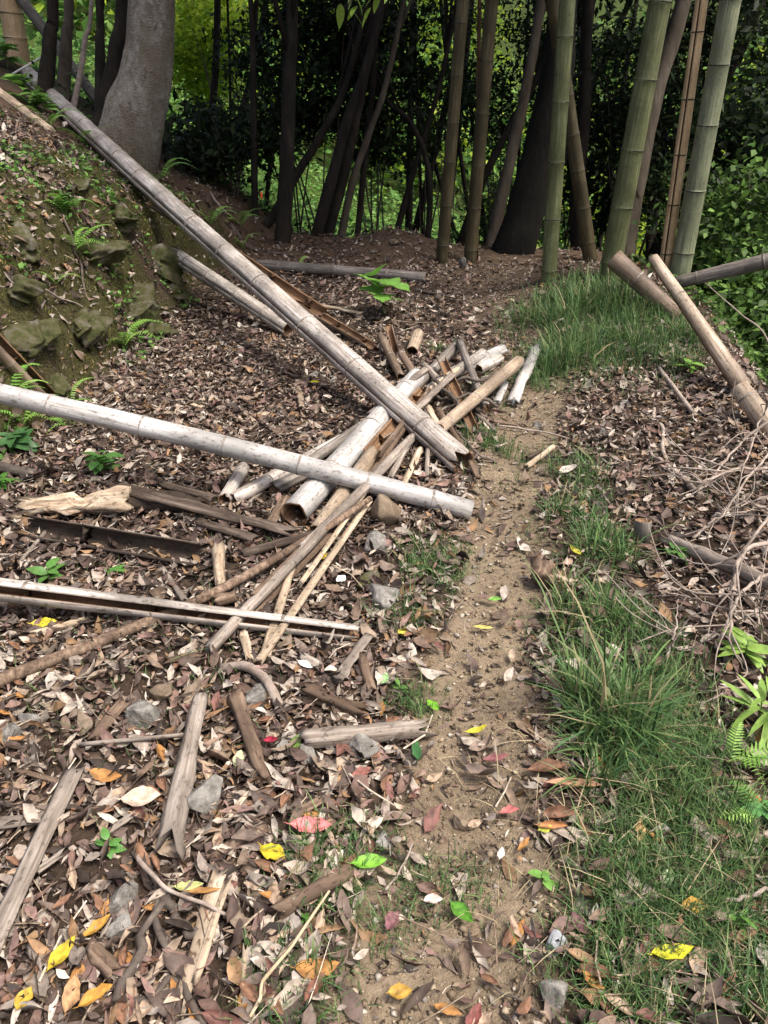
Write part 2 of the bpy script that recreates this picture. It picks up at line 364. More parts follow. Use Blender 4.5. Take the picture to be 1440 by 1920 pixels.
# ------------------------------------------------------------------ bamboo culms
def culm_mesh(L, r0, r1, nodes, sides=16, bend=0.0, arc=None, wall=.16, jag=(.0, .0), seed=0, inside=True):
    """axis along +Z; arc = half opening angle in radians of a slot centred on +X (None = closed culm)"""
    rg = np.random.default_rng(seed)
    zs = {0.0: 1.0, L: 1.0}
    for k in np.arange(0, L, max(.09, L/60)): zs[float(k)] = 1.0
    for zn in nodes:
        for dz, m in ((-.016, 1.0), (-.005, 1.035), (.0, 1.05), (.006, 1.03), (.02, 1.0)):
            if 0 < zn+dz < L: zs[float(zn+dz)] = m
    Z = np.array(sorted(zs)); mlt = np.array([zs[z] for z in Z]); n = len(Z)
    t = Z/L; R = (r0+(r1-r0)*t)*mlt
    cxv = bend*4*t*(1-t)
    closed = arc is None
    if closed: a = np.arange(sides)*2*np.pi/sides
    else: a = np.linspace(arc, 2*np.pi-arc, sides)
    ov = 1+.025*np.sin(2*a+rg.random()*6)
    def shell(f):
        Vv = np.zeros((n, sides, 3))
        Vv[..., 0] = cxv[:, None]+R[:, None]*f*ov*np.cos(a); Vv[..., 1] = R[:, None]*f*ov*np.sin(a); Vv[..., 2] = Z[:, None]
        return Vv
    je0 = jag[0]*rg.random(sides)**2; je1 = jag[1]*rg.random(sides)**2
    O, I = shell(1.0), shell(1-wall)
    for S in (O, I):
        S[:, :, 2] = je0 + (L-je0-je1)[None]*(S[:, :, 2]/L) if (jag[0] or jag[1]) else S[:, :, 2]
    Vv = np.vstack([O.reshape(-1, 3), I.reshape(-1, 3)]); off = n*sides
    ii = np.arange(n-1)[:, None]*sides; j = np.arange(sides if closed else sides-1)[None]; k = (j+1) % sides
    Qo = np.stack([ii+j, ii+k, ii+sides+k, ii+sides+j], -1).reshape(-1, 4)
    Qi = Qo[:, ::-1]+off
    jj = j[0]; kk = k[0]; lst = (n-1)*sides
    E0 = np.stack([kk, jj, jj+off, kk+off], -1); E1 = np.stack([lst+jj, lst+kk, lst+kk+off, lst+jj+off], -1)
    Qs = [Qo]; In = [Qi, E0, E1]
    if not closed:
        q = np.arange(n-1)*sides
        In.append(np.stack([q, q+sides, q+sides+off, q+off], -1)); e = sides-1
        In.append(np.stack([q+e, q+e+off, q+sides+e+off, q+sides+e], -1))
    extraT = []
    # diaphragms close the tube at its nodes and just inside the open ends
    dz = [z for z in nodes if .02 < z < L-.02]
    if closed: dz = [min(.14, L*.3)]+[max(L-.14, L*.7)]
    for z in dz:
        i0 = int(np.argmin(np.abs(Z-z))); base = off+i0*sides
        Vv = np.vstack([Vv, [[cxv[i0], 0, Z[i0]]]]); c = len(Vv)-1
        extraT.append(np.stack([np.full(len(jj), c), base+jj, base+kk], -1))
    nO = len(Qs[0]); Qin = np.vstack(In); T = np.vstack(extraT) if extraT else np.zeros((0, 3), int)
    return Vv, Qs[0], Qin, T, cxv, Z
def ring_mesh(r, arc, sides=16):
    a = np.arange(sides+1)*2*np.pi/sides if arc is None else np.linspace(arc, 2*np.pi-arc, sides+1)
    rows = [(-.005, 1.008), (-.0025, 1.05), (.0, 1.062), (.0025, 1.075), (.006, 1.03)]
    Vv = np.array([[r*m*np.cos(x), r*m*np.sin(x), z] for z, m in rows for x in a])
    w = sides+1
    Qr = np.array([[i*w+j, i*w+j+1, (i+1)*w+j+1, (i+1)*w+j] for i in range(len(rows)-1) for j in range(sides)])
    return Vv, Qr
def node_list(L, sp, seed, first=None):
    rg = np.random.default_rng(seed); z = (first if first is not None else sp*rg.uniform(.3, .8)); out = []
    while z < L-.03: out.append(z); z += sp*rg.uniform(.9, 1.1)
    return out
def culm(name, label, cat, p0, p1, r0, r1, mat, sp=.28, arc=None, open_dir=(0, 0, 1), bend=0, jag=(0, 0), seed=0, group=None, ringmat='ring', nodes=None, inner='inner', sides=16):
    p0 = Vector(p0); p1 = Vector(p1); L = (p1-p0).length
    if nodes is None: nodes = node_list(L, sp, seed)
    Vv, Qo, Qi, T, cxv, Z = culm_mesh(L, r0, r1, nodes, sides, bend, arc, .17, jag, seed)
    me = make_mesh('culm', Vv, [Qo, Qi, T])
    me.materials.append(M[mat]); me.materials.append(M[inner])
    mi = np.zeros(len(me.polygons), np.int32); mi[len(Qo):] = 1; me.polygons.foreach_set('material_index', mi)
    root = empty(name); root.matrix_world = frame_of(p0, p1, open_dir)
    tag(root, label, cat, group)
    link('culm', me, None, root)
    for z in nodes:
        t = z/L
        if jag[0] and z < jag[0]*.6 or jag[1] and z > L-jag[1]*.6: continue
        Vr, Qr = ring_mesh(r0+(r1-r0)*t, arc)
        o = link('node_ring', make_mesh('node_ring', Vr, [Qr]), M[ringmat], root)
        o.location = (bend*4*t*(1-t), 0, z)
    return root
def wood_mesh(L, r0, r1, sides=14, flat=1.0, rough=.18, jag=(.04, .04), bend=0.0, seed=0, groove=.12, hollow=False):
    rg = np.random.default_rng(seed); n = max(8, int(L/.025))
    a = np.arange(sides)*2*np.pi/sides
    Zt = np.linspace(0, 1, n)
    gro = 1+groove*(rg.random(sides)-.5)*2
    lowx = np.interp(Zt*6, np.arange(8), rg.normal(0, 1, 8)); lowy = np.interp(Zt*6, np.arange(8), rg.normal(0, 1, 8))
    R = (r0+(r1-r0)*Zt)*(1+rough*.6*np.interp(Zt*9, np.arange(11), rg.normal(0, .5, 11)))
    rr = R[:, None]*gro[None]*(1+rough*vnoise(a[None]*1.6+9+0*Zt[:, None], Zt[:, None]*L*14+0*a[None], seed))
    Vv = np.zeros((n, sides, 3))
    Vv[..., 0] = rr*np.cos(a)*flat + (bend*4*Zt*(1-Zt) + rough*r0*.35*lowx)[:, None]
    Vv[..., 1] = rr*np.sin(a) + (rough*r0*.35*lowy)[:, None]
    Vv[..., 2] = (Zt*L)[:, None]
    j0 = jag[0]*rg.random(sides)**1.5; j1 = jag[1]*rg.random(sides)**1.5
    Vv[..., 2] = j0 + (L-j0-j1)*(Vv[..., 2]/L)
    c0 = [Vv[0, :, 0].mean(), Vv[0, :, 1].mean(), jag[0]*.8+.004]; c1 = [Vv[-1, :, 0].mean(), Vv[-1, :, 1].mean(), L-jag[1]*.8-.004]
    V2 = np.vstack([Vv.reshape(-1, 3), c0, c1])
    i = np.arange(n-1)[:, None]*sides; j = np.arange(sides)[None]; k = (j+1) % sides
    Q = np.stack([i+j, i+k, i+sides+k, i+sides+j], -1).reshape(-1, 4)
    j = j[0]; k = k[0]; b = n*sides
    T = np.vstack([np.stack([np.full(sides, b), k, j], -1), np.stack([np.full(sides, b+1), (n-1)*sides+j, (n-1)*sides+k], -1)])
    return V2, Q, T
def wood(name, label, cat, p0, p1, r0, r1, mat, group=None, up=(0, 0, 1), smooth=True, **kw):
    p0 = Vector(p0); p1 = Vector(p1); L = (p1-p0).length
    Vv, Q, T = wood_mesh(L, r0, r1, **kw)
    o = link(name, make_mesh(name, Vv, [Q, T], smooth=smooth), M[mat]); o.matrix_world = frame_of(p0, p1, up)
    return tag(o, label, cat, group)
def ends(a, b, w0, w1, la=0.0, lb=0.0):
    """two pixel ends lying on the ground (lifted la / lb metres) and their radii from the widths in pixels"""
    r0 = size_at(hit(*a, .03), w0)/2; r1 = size_at(hit(*b, .03), w1)/2
    k = .016
    return hit(*a, r0*.8+la+k), hit(*b, r1*.8+lb+k), r0, r1

# ------------------------------------------------------------------ foliage helpers
def pick(pal, n, rg, jitter=.18):
    pal = np.array(pal, float); c = pal[rg.integers(0, len(pal), n)]
    return np.clip(c*(1+jitter*rg.normal(0, 1, (n, 1))), .004, .95)
def leaf_cloud(Cn, size, aspect, colors, rg, droop=.35, spread=.55):
    n = len(Cn); th = rg.uniform(0, 2*np.pi, n); ph = rg.normal(-droop, spread, n); ro = rg.normal(0, .6, n)
    f = np.stack([np.cos(th)*np.cos(ph), np.sin(th)*np.cos(ph), np.sin(ph)], -1)
    s = np.stack([-np.sin(th), np.cos(th), np.zeros(n)], -1); u = np.cross(f, s)
    s2 = s*np.cos(ro)[:, None]+u*np.sin(ro)[:, None]; u2 = np.cross(f, s2)
    ln = size*rg.uniform(.65, 1.3, n)[:, None]; w = ln*aspect
    Vv = np.stack([Cn-f*ln*.5, Cn-f*ln*.05+s2*w*.5+u2*w*.14, Cn+f*ln*.5, Cn-f*ln*.05-s2*w*.5+u2*w*.14], 1).reshape(-1, 3)
    b = np.arange(n)*4
    T = np.stack([b, b+1, b+2, b, b+2, b+3], -1).reshape(-1, 3)
    return Vv, T, np.repeat(colors, 4, axis=0)
def clump_points(n_cl, per, center, rad, rg, spread=.3, shell=.55):
    d = rg.normal(0, 1, (n_cl, 3)); d /= np.linalg.norm(d, axis=1, keepdims=True)
    r = (shell + (1-shell)*rg.random(n_cl))**.7
    cc = np.array(center)+d*r[:, None]*np.array(rad)
    pts = cc[:, None]+rg.normal(0, 1, (n_cl, per, 3))*spread*np.array([1, 1, .55])
    return cc, pts.reshape(-1, 3)
def trunk_mesh(pts, rads, sides=12, jit=.06, seed=0, n=26):
    P = curve_pts(pts, n); R = np.interp(np.linspace(0, 1, n), np.linspace(0, 1, len(rads)), rads)
    return sweep(P, R, sides, True, jit, seed)
def tree(name, label, cat, pts, rads, mat, crown, pal, nleaf, lsize, group=None, seed=0, nbranch=5, aspect=.45, spread=.3, n_cl=40, sides=12, trunk_data=None):
    rg = np.random.default_rng(seed)
    root = empty(name, Vector(tuple(pts[0]))); tag(root, label, cat, group)
    o0 = np.array(tuple(pts[0]), float)
    Vv, Q, T = trunk_data or trunk_mesh(pts, rads, sides, .06, seed)
    link('trunk', make_mesh('trunk', Vv-o0, [Q, T]), M[mat], root)
    if crown is None: return root
    cen, rad = crown
    cc, P = clump_points(n_cl, max(1, nleaf//n_cl), cen, rad, rg, spread)
    TP = curve_pts(pts, 30)
    for k in range(nbranch):
        c = cc[rg.integers(0, len(cc))]; a = TP[int(rg.integers(16, 29))]
        mid = (a+c)/2+np.array([0, 0, .18])
        Vb, Qb, Tb = sweep(curve_pts([a, mid, c], 8), np.linspace(rads[-1]*.55+.008, .006, 8), 6, True)
        link('branch', make_mesh('branch', Vb-o0, [Qb, Tb]), M[mat], root)
    Vl, Tl, Cl = leaf_cloud(P, lsize, aspect, pick(pal, len(P), rg), rg)
    link('crown', make_mesh('crown', Vl-o0, [Tl], Cl, smooth=False), M['leaf'], root)
    return root
def shrub(name, label, cat, cen, rad, nleaf, lsize, pal, group=None, seed=0, aspect=.5, spread=.18, n_cl=30, nstem=4, mat='twigdk', droop=.3):
    rg = np.random.default_rng(seed)
    bx, by = cen[0], cen[1]; o0 = np.array([bx, by, g1(bx, by)])
    root = empty(name, o0); tag(root, label, cat, group)
    cc, P = clump_points(n_cl, max(1, nleaf//n_cl), cen, rad, rg, spread, .3)
    gz = G(P[:, 0], P[:, 1]); P[:, 2] = np.maximum(P[:, 2], gz+.03)
    for k in range(nstem):
        c = cc[rg.integers(0, len(cc))]
        st = o0+np.array([rg.normal(0, .06), rg.normal(0, .06), -.05]); st[2] = g1(st[0], st[1])-.05
        Vb, Qb, Tb = sweep(curve_pts([st, st*.5+c*.5+np.array([0, 0, .12]), c], 8), np.linspace(.016, .005, 8), 6, True)
        link('stem', make_mesh('stem', Vb-o0, [Qb, Tb]), M[mat], root)
    Vl, Tl, Cl = leaf_cloud(P, lsize, aspect, pick(pal, len(P), rg), rg, droop)
    link('foliage', make_mesh('foliage', Vl-o0, [Tl], Cl, smooth=False), M['thin' if pal is YEL else 'leaf'], root)
    return root
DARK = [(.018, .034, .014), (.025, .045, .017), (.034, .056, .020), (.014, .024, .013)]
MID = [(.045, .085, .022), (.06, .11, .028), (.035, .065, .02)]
LIT = [(.15, .32, .075), (.20, .38, .09), (.12, .26, .065), (.25, .41, .11)]  # brighter greens with sunlight put into the colour
YEL = [(.40, .53, .05), (.32, .47, .05), (.48, .57, .07), (.24, .40, .05)]  # yellow greens raised in colour to look sunlit

# ------------------------------------------------------------------ the big tree on the bank
tb = hit(262, 318)
TY = tb.y + .12
def ty(px, py): return at_y(px, py, TY)
tp = [ty(228, 352), ty(232, 305), ty(242, 262), ty(254, 212), ty(271, 160), ty(281, 90), ty(285, 0), ty(290, -140), ty(292, -420), ty(300, -900), ty(310, -1500)]
tp[0].z = min(tp[0].z, g1(tp[0].x, tp[0].y)-.1)
tw = np.array([104, 112, 114, 110, 96, 87, 84, 80, 76, 66, 40])
tr = [size_at(p, w)/2 for p, w in zip(tp, tw)]
Pt = curve_pts(tp, 90); Rt = np.interp(np.linspace(0, 1, 90), np.linspace(0, 1, len(tr)), tr)
Vt, Qt, Tt = sweep(Pt, Rt, 40, True)
ang = (np.arange(len(Vt)) % 40)*2*np.pi/40; hz = Vt[:, 2]-tb.z
fl = np.exp(-np.clip(hz+.15, 0, 9)/.30)
ctr = np.repeat(Pt, 40, axis=0); ctr = np.vstack([ctr, Pt[0], Pt[-1]])
mult = 1 + fl*(.10*np.cos(3*ang+1)) + .05*vnoise(ang*2.2, hz*2.6, 77) + .03*vnoise(ang*6, hz*12, 79) + .02*vnoise(ang*12.5, hz*25, 78)
Vt = ctr+(Vt-ctr)*mult[:, None]
tree('broadleaf_tree', 'thick smooth grey tree trunk flaring at its foot on the leafy bank', 'tree', tp, tr, 'bark',
     ((tp[-1].x-.2, tp[-1].y+1.0, 7.6), (1.8, 1.6, 1.2)), MID, 2600, .12, seed=3, nbranch=7, trunk_data=(Vt, Qt, Tt))

# ------------------------------------------------------------------ standing bamboo
def standing(label, base, top, w, mat, sp=.36, length=8.0, group=None, seed=0, arc=None, leafy=True, open_dir=(0, -1, 0), Y=None, wt=None, dz=.08, top_z=None):
    p0 = hit(*base) if Y is None else at_y(base[0], base[1], Y)
    p1 = at_y(top[0], top[1], p0.y)
    d = (p1-p0).normalized()
    r0 = size_at(p0, w)/2; r1 = r0*.55
    if Y is not None: dz = dz + max(0, p0.z-g1(p0.x, p0.y))/d.z
    p0 = p0 - d*dz; p1 = p0+d*length
    o = culm('bamboo_plant' if leafy else 'dead_bamboo_culm', label, 'bamboo', p0, p1, r0, r1, mat, sp, arc, open_dir, 0, (0, .05), seed, group, 'ringg', inner='inner')
    if leafy:
        rg = np.random.default_rng(seed+500)
        cc, P = clump_points(48, 55, tuple(p0+d*(length*.86)+Vector((0, .5, 0))), (1.5, 1.4, 1.5), rg, .34)  # crown out of view, packed with large leaves to shade the background
        Vl, Tl, Cl = leaf_cloud(P, .24, .2, pick(MID, len(P), rg), rg, .6)
        mi = np.array(o.matrix_world.inverted()); Vl = Vl@mi[:3, :3].T+mi[:3, 3]
        link('foliage', make_mesh('foliage', Vl, [Tl], Cl, smooth=False), M['leaf'], o)
    return o
gb = 'living bamboo standing at the crest of the path'
standing('olive brown bamboo culm at the end of the path, next to the dirt mound', (828, 492), (868, 0), 22, 'olive', .34, group=gb, seed=21)
standing('brown bamboo culm between the dirt mound and the black trunk, beside a pale split strip', (881, 492), (922, 0), 25, 'olive', .40, group=gb, seed=22)
standing('thin pale split bamboo strip leaning against a brown culm', (893, 488), (899, 0), 8, 'tanb', .5, 4.5, seed=23, arc=1.5, leafy=False)
standing('slim straight green bamboo culm on the path side of the grass mound', (1028, 530), (1064, 0), 30, 'green', .37, group=gb, seed=24)
standing('brownish bamboo culm leaning across behind the slim green bamboo', (1112, 522), (1036, 0), 27, 'olive', .34, group=gb, seed=25, Y=7.5)
standing('thick mid green bamboo culm leaning toward the drop behind the grass mound', (1140, 528), (1238, 0), 40, 'green', .40, group=gb, seed=26)
standing('dead orange split bamboo culm standing beside a pale green one', (1246, 505), (1316, 0), 22, 'orange', .40, 7.0, seed=27, Y=6.55, arc=.12, leafy=False, open_dir=(-.55, -.8, 0))
standing('pale green bamboo culm beside the dead orange culm above the drop', (1272, 528), (1370, 0), 36, 'greeny', .44, group=gb, seed=28, Y=6.45)
standing('orange brown bamboo culm standing at the top of the leafy bank', (36, 118), (18, 0), 42, 'orange', .26, 6, seed=29, leafy=False)

# ------------------------------------------------------------------ trees behind the crest
def px_tree(label, Y, pix, w, mat='barkdk', group=None, seed=0, H=5.0, crown_z=5.0, rad=(1.8, 1.6, 1.2), nleaf=2600, pal=DARK, name='forest_tree', base_extra=True, lsize=.14):
    pts = [at_y(px, py, Y+k*.12) for k, (px, py) in enumerate(pix)]
    b = pts[0].copy(); gz = g1(b.x, b.y)
    if b.z > gz-.05:
        d = (pts[0]-pts[1]).normalized() if len(pts) > 1 else Vector((0, 0, -1))
        t = (gz-.25-b.z)/min(-.3, d.z); nb = b+d*t; nb.z = g1(nb.x, nb.y)-.2
        pts = [nb]+pts
    else: pts[0].z = gz-.15
    d = (pts[-1]-pts[-2]).normalized(); d = (d+Vector((0, 0, .6))).normalized()
    pts.append(pts[-1]+d*(H*.45)); pts.append(pts[-1]+(d+Vector((0, 0, .5))).normalized()*(H*.4))
    r = size_at(at_y(pix[0][0], pix[0][1], Y), w)/2
    rads = list(np.linspace(r*1.12, r*.45, len(pts)))
    top = pts[-1]
    return tree(name, label, 'tree', pts, rads, mat, ((top.x, top.y, max(top.z, crown_z)), rad), pal, nleaf, lsize, group, seed, 5)
gt = 'dark slender trees behind the crest'
for k, (Y, pix, w, mat, lab) in enumerate([
    (7.9, [(952, 525), (985, 400), (1018, 270), (1045, 130), (1056, 0)], 72, 'barkblack', 'thick black tree trunk leaning at the end of the path'),
    (8.4, [(531, 430), (538, 300), (542, 150), (548, 0)], 30, 'barkdk', 'straight dark tree trunk standing at the edge of the leafy bank'),
    (8.9, [(505, 415), (558, 325), (612, 235), (660, 120)], 18, 'barkdk', 'dark trunk leaning steeply behind the straight dark trunk'),
    (8.8, [(586, 460), (622, 335), (650, 230), (706, 50)], 21, 'barkdk', 'dark leaning trunk nearest the bank in a row of four where the path ends'),
    (9.0, [(606, 470), (640, 345), (668, 220), (690, 90)], 20, 'barkdk', 'dark leaning trunk second in a row of four where the path ends'),
    (9.2, [(634, 470), (660, 345), (692, 250), (735, 110)], 14, 'barkbr', 'thin leaning trunk third in a row of four where the path ends'),
    (9.4, [(666, 470), (684, 300), (700, 150), (706, 0)], 11, 'barkdk', 'thin upright trunk last in a row of four where the path ends'),
    (9.8, [(745, 430), (776, 320), (802, 235), (840, 90)], 12, 'barkdk', 'thin dark sapling trunk rising behind the dirt mound'),
    (9.0, [(478, 400), (476, 250), (474, 100), (470, 0)], 13, 'barkdk', 'slim dark trunk beside the bright maple leaves'),
    (9.3, [(915, 480), (950, 330), (985, 170), (1012, 20)], 24, 'barkbr', 'slender grey brown trunk leaning between brown bamboo and black trunk'),
    (8.3, [(1168, 510), (1190, 360), (1228, 180), (1282, 0)], 38, 'barkbr', 'smooth brown curved trunk behind the thick green bamboo'),
    (9.5, [(1085, 510), (1082, 380), (1096, 220), (1100, 60)], 28, 'barkdk', 'dark upright trunk between the slim bamboo and the thick bamboo'),
    (10.0, [(855, 480), (905, 340), (960, 230), (1030, 90)], 16, 'barkdk', 'thin dark trunk slanting across behind the brown bamboo'),
    (9.6, [(800, 480), (805, 330), (770, 230), (700, 150)], 12, 'barkdk', 'crooked dark trunk bending toward the bank behind the dirt mound'),
    (9.6, [(1215, 500), (1290, 330), (1360, 150), (1420, 20)], 24, 'barkdk', 'dark trunk slanting over the drop behind the orange bamboo'),
    (9.4, [(90, 120), (94, 60), (99, 0)], 28, 'barkdk', 'dark trunk on the bank behind the orange bamboo'),
    (10.2, [(122, 120), (125, 60), (129, 0)], 24, 'barkbr', 'brown trunk on the bank behind the leaning grey pole'),
    (9.8, [(152, 130), (160, 70), (172, 0)], 11, 'twig', 'thin pale sapling between two dark trunks on the bank'),
    (9.0, [(188, 140), (187, 70), (186, 0)], 20, 'barkdk', 'slim dark trunk on the bank between pale sapling and big grey tree'),
    (8.8, [(208, 160), (220, 80), (230, 0)], 34, 'barkdk', 'dark trunk partly hidden by the big grey tree'),
    ]):
    px_tree(lab, Y, pix, w, mat, gt, 100+k, nleaf=3200 if pix[0][0] > 620 else 1100, lsize=.19)  # unseen crowns, leaf counts chosen for how much light they block
rg = np.random.default_rng(5)
for k in range(26):
    px = rg.uniform(380, 1430); Y = rg.uniform(10.8, 14); le = rg.normal(30, 70)
    px_tree('distant dark trunk among the undergrowth beyond the crest', Y, [(px, 430), (px+le*.5, 240), (px+le, 40)], rg.uniform(5, 15), 'barkdk', 'distant trunks beyond the crest', 200+k, H=6, nleaf=450, name='distant_tree', rad=(2.0, 1.8, 1.3))

# dark evergreen undergrowth and lit leaves behind
gs = 'evergreen bushes beyond the crest'
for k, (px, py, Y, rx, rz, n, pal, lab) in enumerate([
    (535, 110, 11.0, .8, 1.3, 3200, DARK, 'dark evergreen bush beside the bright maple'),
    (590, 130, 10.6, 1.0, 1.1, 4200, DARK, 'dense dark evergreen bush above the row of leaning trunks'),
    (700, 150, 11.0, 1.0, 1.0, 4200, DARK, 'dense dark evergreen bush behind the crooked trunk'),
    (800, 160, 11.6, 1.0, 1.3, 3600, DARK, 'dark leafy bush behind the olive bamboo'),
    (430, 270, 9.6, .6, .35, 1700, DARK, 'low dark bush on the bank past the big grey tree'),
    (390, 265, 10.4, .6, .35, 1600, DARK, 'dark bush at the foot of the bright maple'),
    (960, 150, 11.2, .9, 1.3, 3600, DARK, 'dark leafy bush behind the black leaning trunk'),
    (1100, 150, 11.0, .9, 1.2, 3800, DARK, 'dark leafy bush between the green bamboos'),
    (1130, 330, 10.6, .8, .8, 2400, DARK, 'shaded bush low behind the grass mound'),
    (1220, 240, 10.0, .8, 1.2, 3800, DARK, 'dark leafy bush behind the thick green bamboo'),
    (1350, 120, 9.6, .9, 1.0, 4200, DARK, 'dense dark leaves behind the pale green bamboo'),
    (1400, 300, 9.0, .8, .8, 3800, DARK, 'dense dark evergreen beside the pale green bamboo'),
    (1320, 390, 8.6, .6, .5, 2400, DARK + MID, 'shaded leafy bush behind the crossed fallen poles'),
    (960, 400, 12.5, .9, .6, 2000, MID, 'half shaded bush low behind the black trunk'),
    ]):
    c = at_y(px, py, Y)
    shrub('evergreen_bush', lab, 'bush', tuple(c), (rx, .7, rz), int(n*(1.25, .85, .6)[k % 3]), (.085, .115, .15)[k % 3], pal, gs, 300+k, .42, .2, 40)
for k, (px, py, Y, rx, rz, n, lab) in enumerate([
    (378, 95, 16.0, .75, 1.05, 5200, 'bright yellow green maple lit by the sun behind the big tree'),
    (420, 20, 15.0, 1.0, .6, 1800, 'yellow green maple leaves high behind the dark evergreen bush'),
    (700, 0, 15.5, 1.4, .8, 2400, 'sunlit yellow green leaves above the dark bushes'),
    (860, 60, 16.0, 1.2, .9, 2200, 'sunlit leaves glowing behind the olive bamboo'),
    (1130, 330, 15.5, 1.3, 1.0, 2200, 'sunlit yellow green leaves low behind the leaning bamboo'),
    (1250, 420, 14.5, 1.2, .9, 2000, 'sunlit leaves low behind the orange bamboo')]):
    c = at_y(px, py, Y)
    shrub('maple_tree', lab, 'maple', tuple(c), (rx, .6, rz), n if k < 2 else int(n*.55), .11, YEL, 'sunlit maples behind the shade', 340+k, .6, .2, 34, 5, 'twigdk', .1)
gr_ = 'broad leaved bushes on the drop'
for k, (px, py, Y, rx, rz, n, lab) in enumerate([
    (1400, 620, 6.2, .5, .45, 1700, 'mid green leafy bush on the drop beneath the grey fallen pole'),
    (1330, 470, 7.4, .6, .5, 1700, 'mid green leafy bush on the drop behind the crossed poles'),
    (1430, 430, 7.0, .5, .5, 1700, 'mid green leafy bush above the grey fallen pole'),
    (1350, 560, 7.6, .8, .6, 2600, 'wide green bush on the drop between the two crossed poles'),
    (1445, 560, 6.6, .6, .5, 2200, 'bright leafy bush under the end of the grey fallen pole'),
    (1440, 720, 5.4, .4, .3, 1000, 'green bush on the drop behind the tan split pole')]):
    c = at_y(px, py, Y)
    shrub('leafy_bush', lab, 'bush', tuple(c), (rx, .5, rz), n, .085, MID + [(.10, .19, .045), (.14, .26, .06), (.17, .30, .07)], gr_, 360+k, .62, .16, 26)

# undergrowth and the far wood: masses of leaves nobody could count
rg = np.random.default_rng(8)
n = 26000
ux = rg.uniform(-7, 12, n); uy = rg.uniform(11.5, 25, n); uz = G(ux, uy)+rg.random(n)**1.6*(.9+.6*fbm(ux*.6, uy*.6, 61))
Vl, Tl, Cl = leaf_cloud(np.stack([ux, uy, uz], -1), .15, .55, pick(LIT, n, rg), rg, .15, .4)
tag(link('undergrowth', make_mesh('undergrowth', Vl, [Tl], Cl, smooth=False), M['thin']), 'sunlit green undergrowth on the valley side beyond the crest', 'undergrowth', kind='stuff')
n = 60000
fx = rg.uniform(-30, 36, n); fy = rg.uniform(25, 46, n)
fz = G(fx, fy) + (np.abs(fbm(fx*.35, fy*.35, 63))*5+1.2)*rg.random(n)**.6 + 0
cf = pick(LIT+LIT+YEL+MID+MID, n, rg)
Vl, Tl, Cl = leaf_cloud(np.stack([fx, fy, fz], -1), .45, .6, cf, rg, .2, .5)
tag(link('far_wood', make_mesh('far_wood', Vl, [Tl], Cl, smooth=False), M['thin']), 'sunlit wood on the far side of the valley', 'wood', kind='stuff')
n = 2600     # shaded ground cover on the slope just past the crest
ux = rg.uniform(-4, 5, n); uy = rg.uniform(9.5, 12.5, n); uz = G(ux, uy)+rg.random(n)**2*.35
Vl, Tl, Cl = leaf_cloud(np.stack([ux, uy, uz], -1), .10, .5, pick(DARK+MID, n, rg), rg, .15, .4)
tag(link('ground_cover', make_mesh('ground_cover', Vl, [Tl], Cl, smooth=False), M['leaf']), 'shaded ground cover on the slope past the crest', 'ground cover', kind='stuff')

# ------------------------------------------------------------------ the bank: mossy boulders and moss
def rock_mesh(sx, sy, sz, seed, sub=4, cuts=15, rough=.06):
    bm = bmesh.new(); bmesh.ops.create_icosphere(bm, subdivisions=sub, radius=1)
    P = np.array([v.co[:] for v in bm.verts]); F = np.array([[v.index for v in f.verts] for f in bm.faces]); bm.free()
    rg = np.random.default_rng(seed)
    for _ in range(cuts):
        nn = rg.normal(0, 1, 3); nn /= np.linalg.norm(nn); d = rg.uniform(.42, .78)
        e = P@nn-d; P = P-np.clip(e, 0, 9)[:, None]*nn
    P = P*(1+rough*(fbm(P[:, 0]*2.5+seed, P[:, 1]*2.5+P[:, 2]*3.1, seed, 3))[:, None]*2)
    return P*np.array([sx, sy, sz]), F
def stone(label, px, py, wpx, hpx, mat='rock', seed=0, sink=.35, group=None, dz=None, rz=None, name='stone', flat=.85, sub=4, rough=.05):
    p = hit(px, py+hpx*.25); s = size_at(p, 1)
    sx = wpx*s/2*1.35; sz = hpx*s/2*1.35; sy = (sx+sz)/2
    Vv, F = rock_mesh(sx, sy, sz*flat*1.15, seed, sub, rough=rough)
    o = link(name, make_mesh(name, Vv, [F], smooth=False), M[mat])
    o.location = p+Vector((0, sy*.5, sz*flat*(1-sink))); o.location.z = g1(o.location.x, o.location.y)+sz*flat*(1-2*sink)*.8+.008
    o.rotation_euler = (0, 0, rz if rz is not None else (seed*1.7) % 6.28)
    return tag(o, label, 'stone', group)
for k, (px, py, w, h, lab) in enumerate([
    (285, 470, 70, 90, 'large mossy boulder in the bank beside the short fallen bamboo'),
    (235, 540, 110, 110, 'big green mossy boulder at the foot of the bank'),
    (140, 600, 95, 90, 'mossy grey boulder next to the big green boulder'),
    (60, 640, 90, 85, 'grey boulder half buried in the bank above the long white pole'),
    (30, 560, 80, 80, 'mossy boulder in the bank under the hanging ferns'),
    (170, 470, 90, 70, 'mossy boulder high in the bank face'),
    (215, 400, 75, 60, 'mossy ledge stone under the long fallen bamboo'),
    (20, 430, 60, 90, 'tall mossy stone ledge in the leafy part of the bank'),
    (325, 545, 60, 60, 'small grey boulder at the foot of the bank'),
    (145, 345, 60, 40, 'flat mossy stone on the upper bank'),
    (270, 620, 70, 50, 'low mossy stone at the edge of the leaf litter'),
    (95, 720, 70, 50, 'dark stone behind the long white pole')]):
    stone(lab, px, py, w*1.25, h*.75, 'rockmoss', 40+k, .84, 'boulders in the bank', name='boulder', flat=.85, rough=.30, sub=5)
stone('angular grey stone on the bank beside the short fallen bamboo', 300, 482, 34, 26, 'rock', 61, .2)
stone('pale stone on the bank among the dark trunks', 428, 330, 26, 24, 'rock', 62, .2)
stone('dark stone standing on the crest beside the brown bamboo', 868, 497, 14, 18, 'rock', 63, .1)
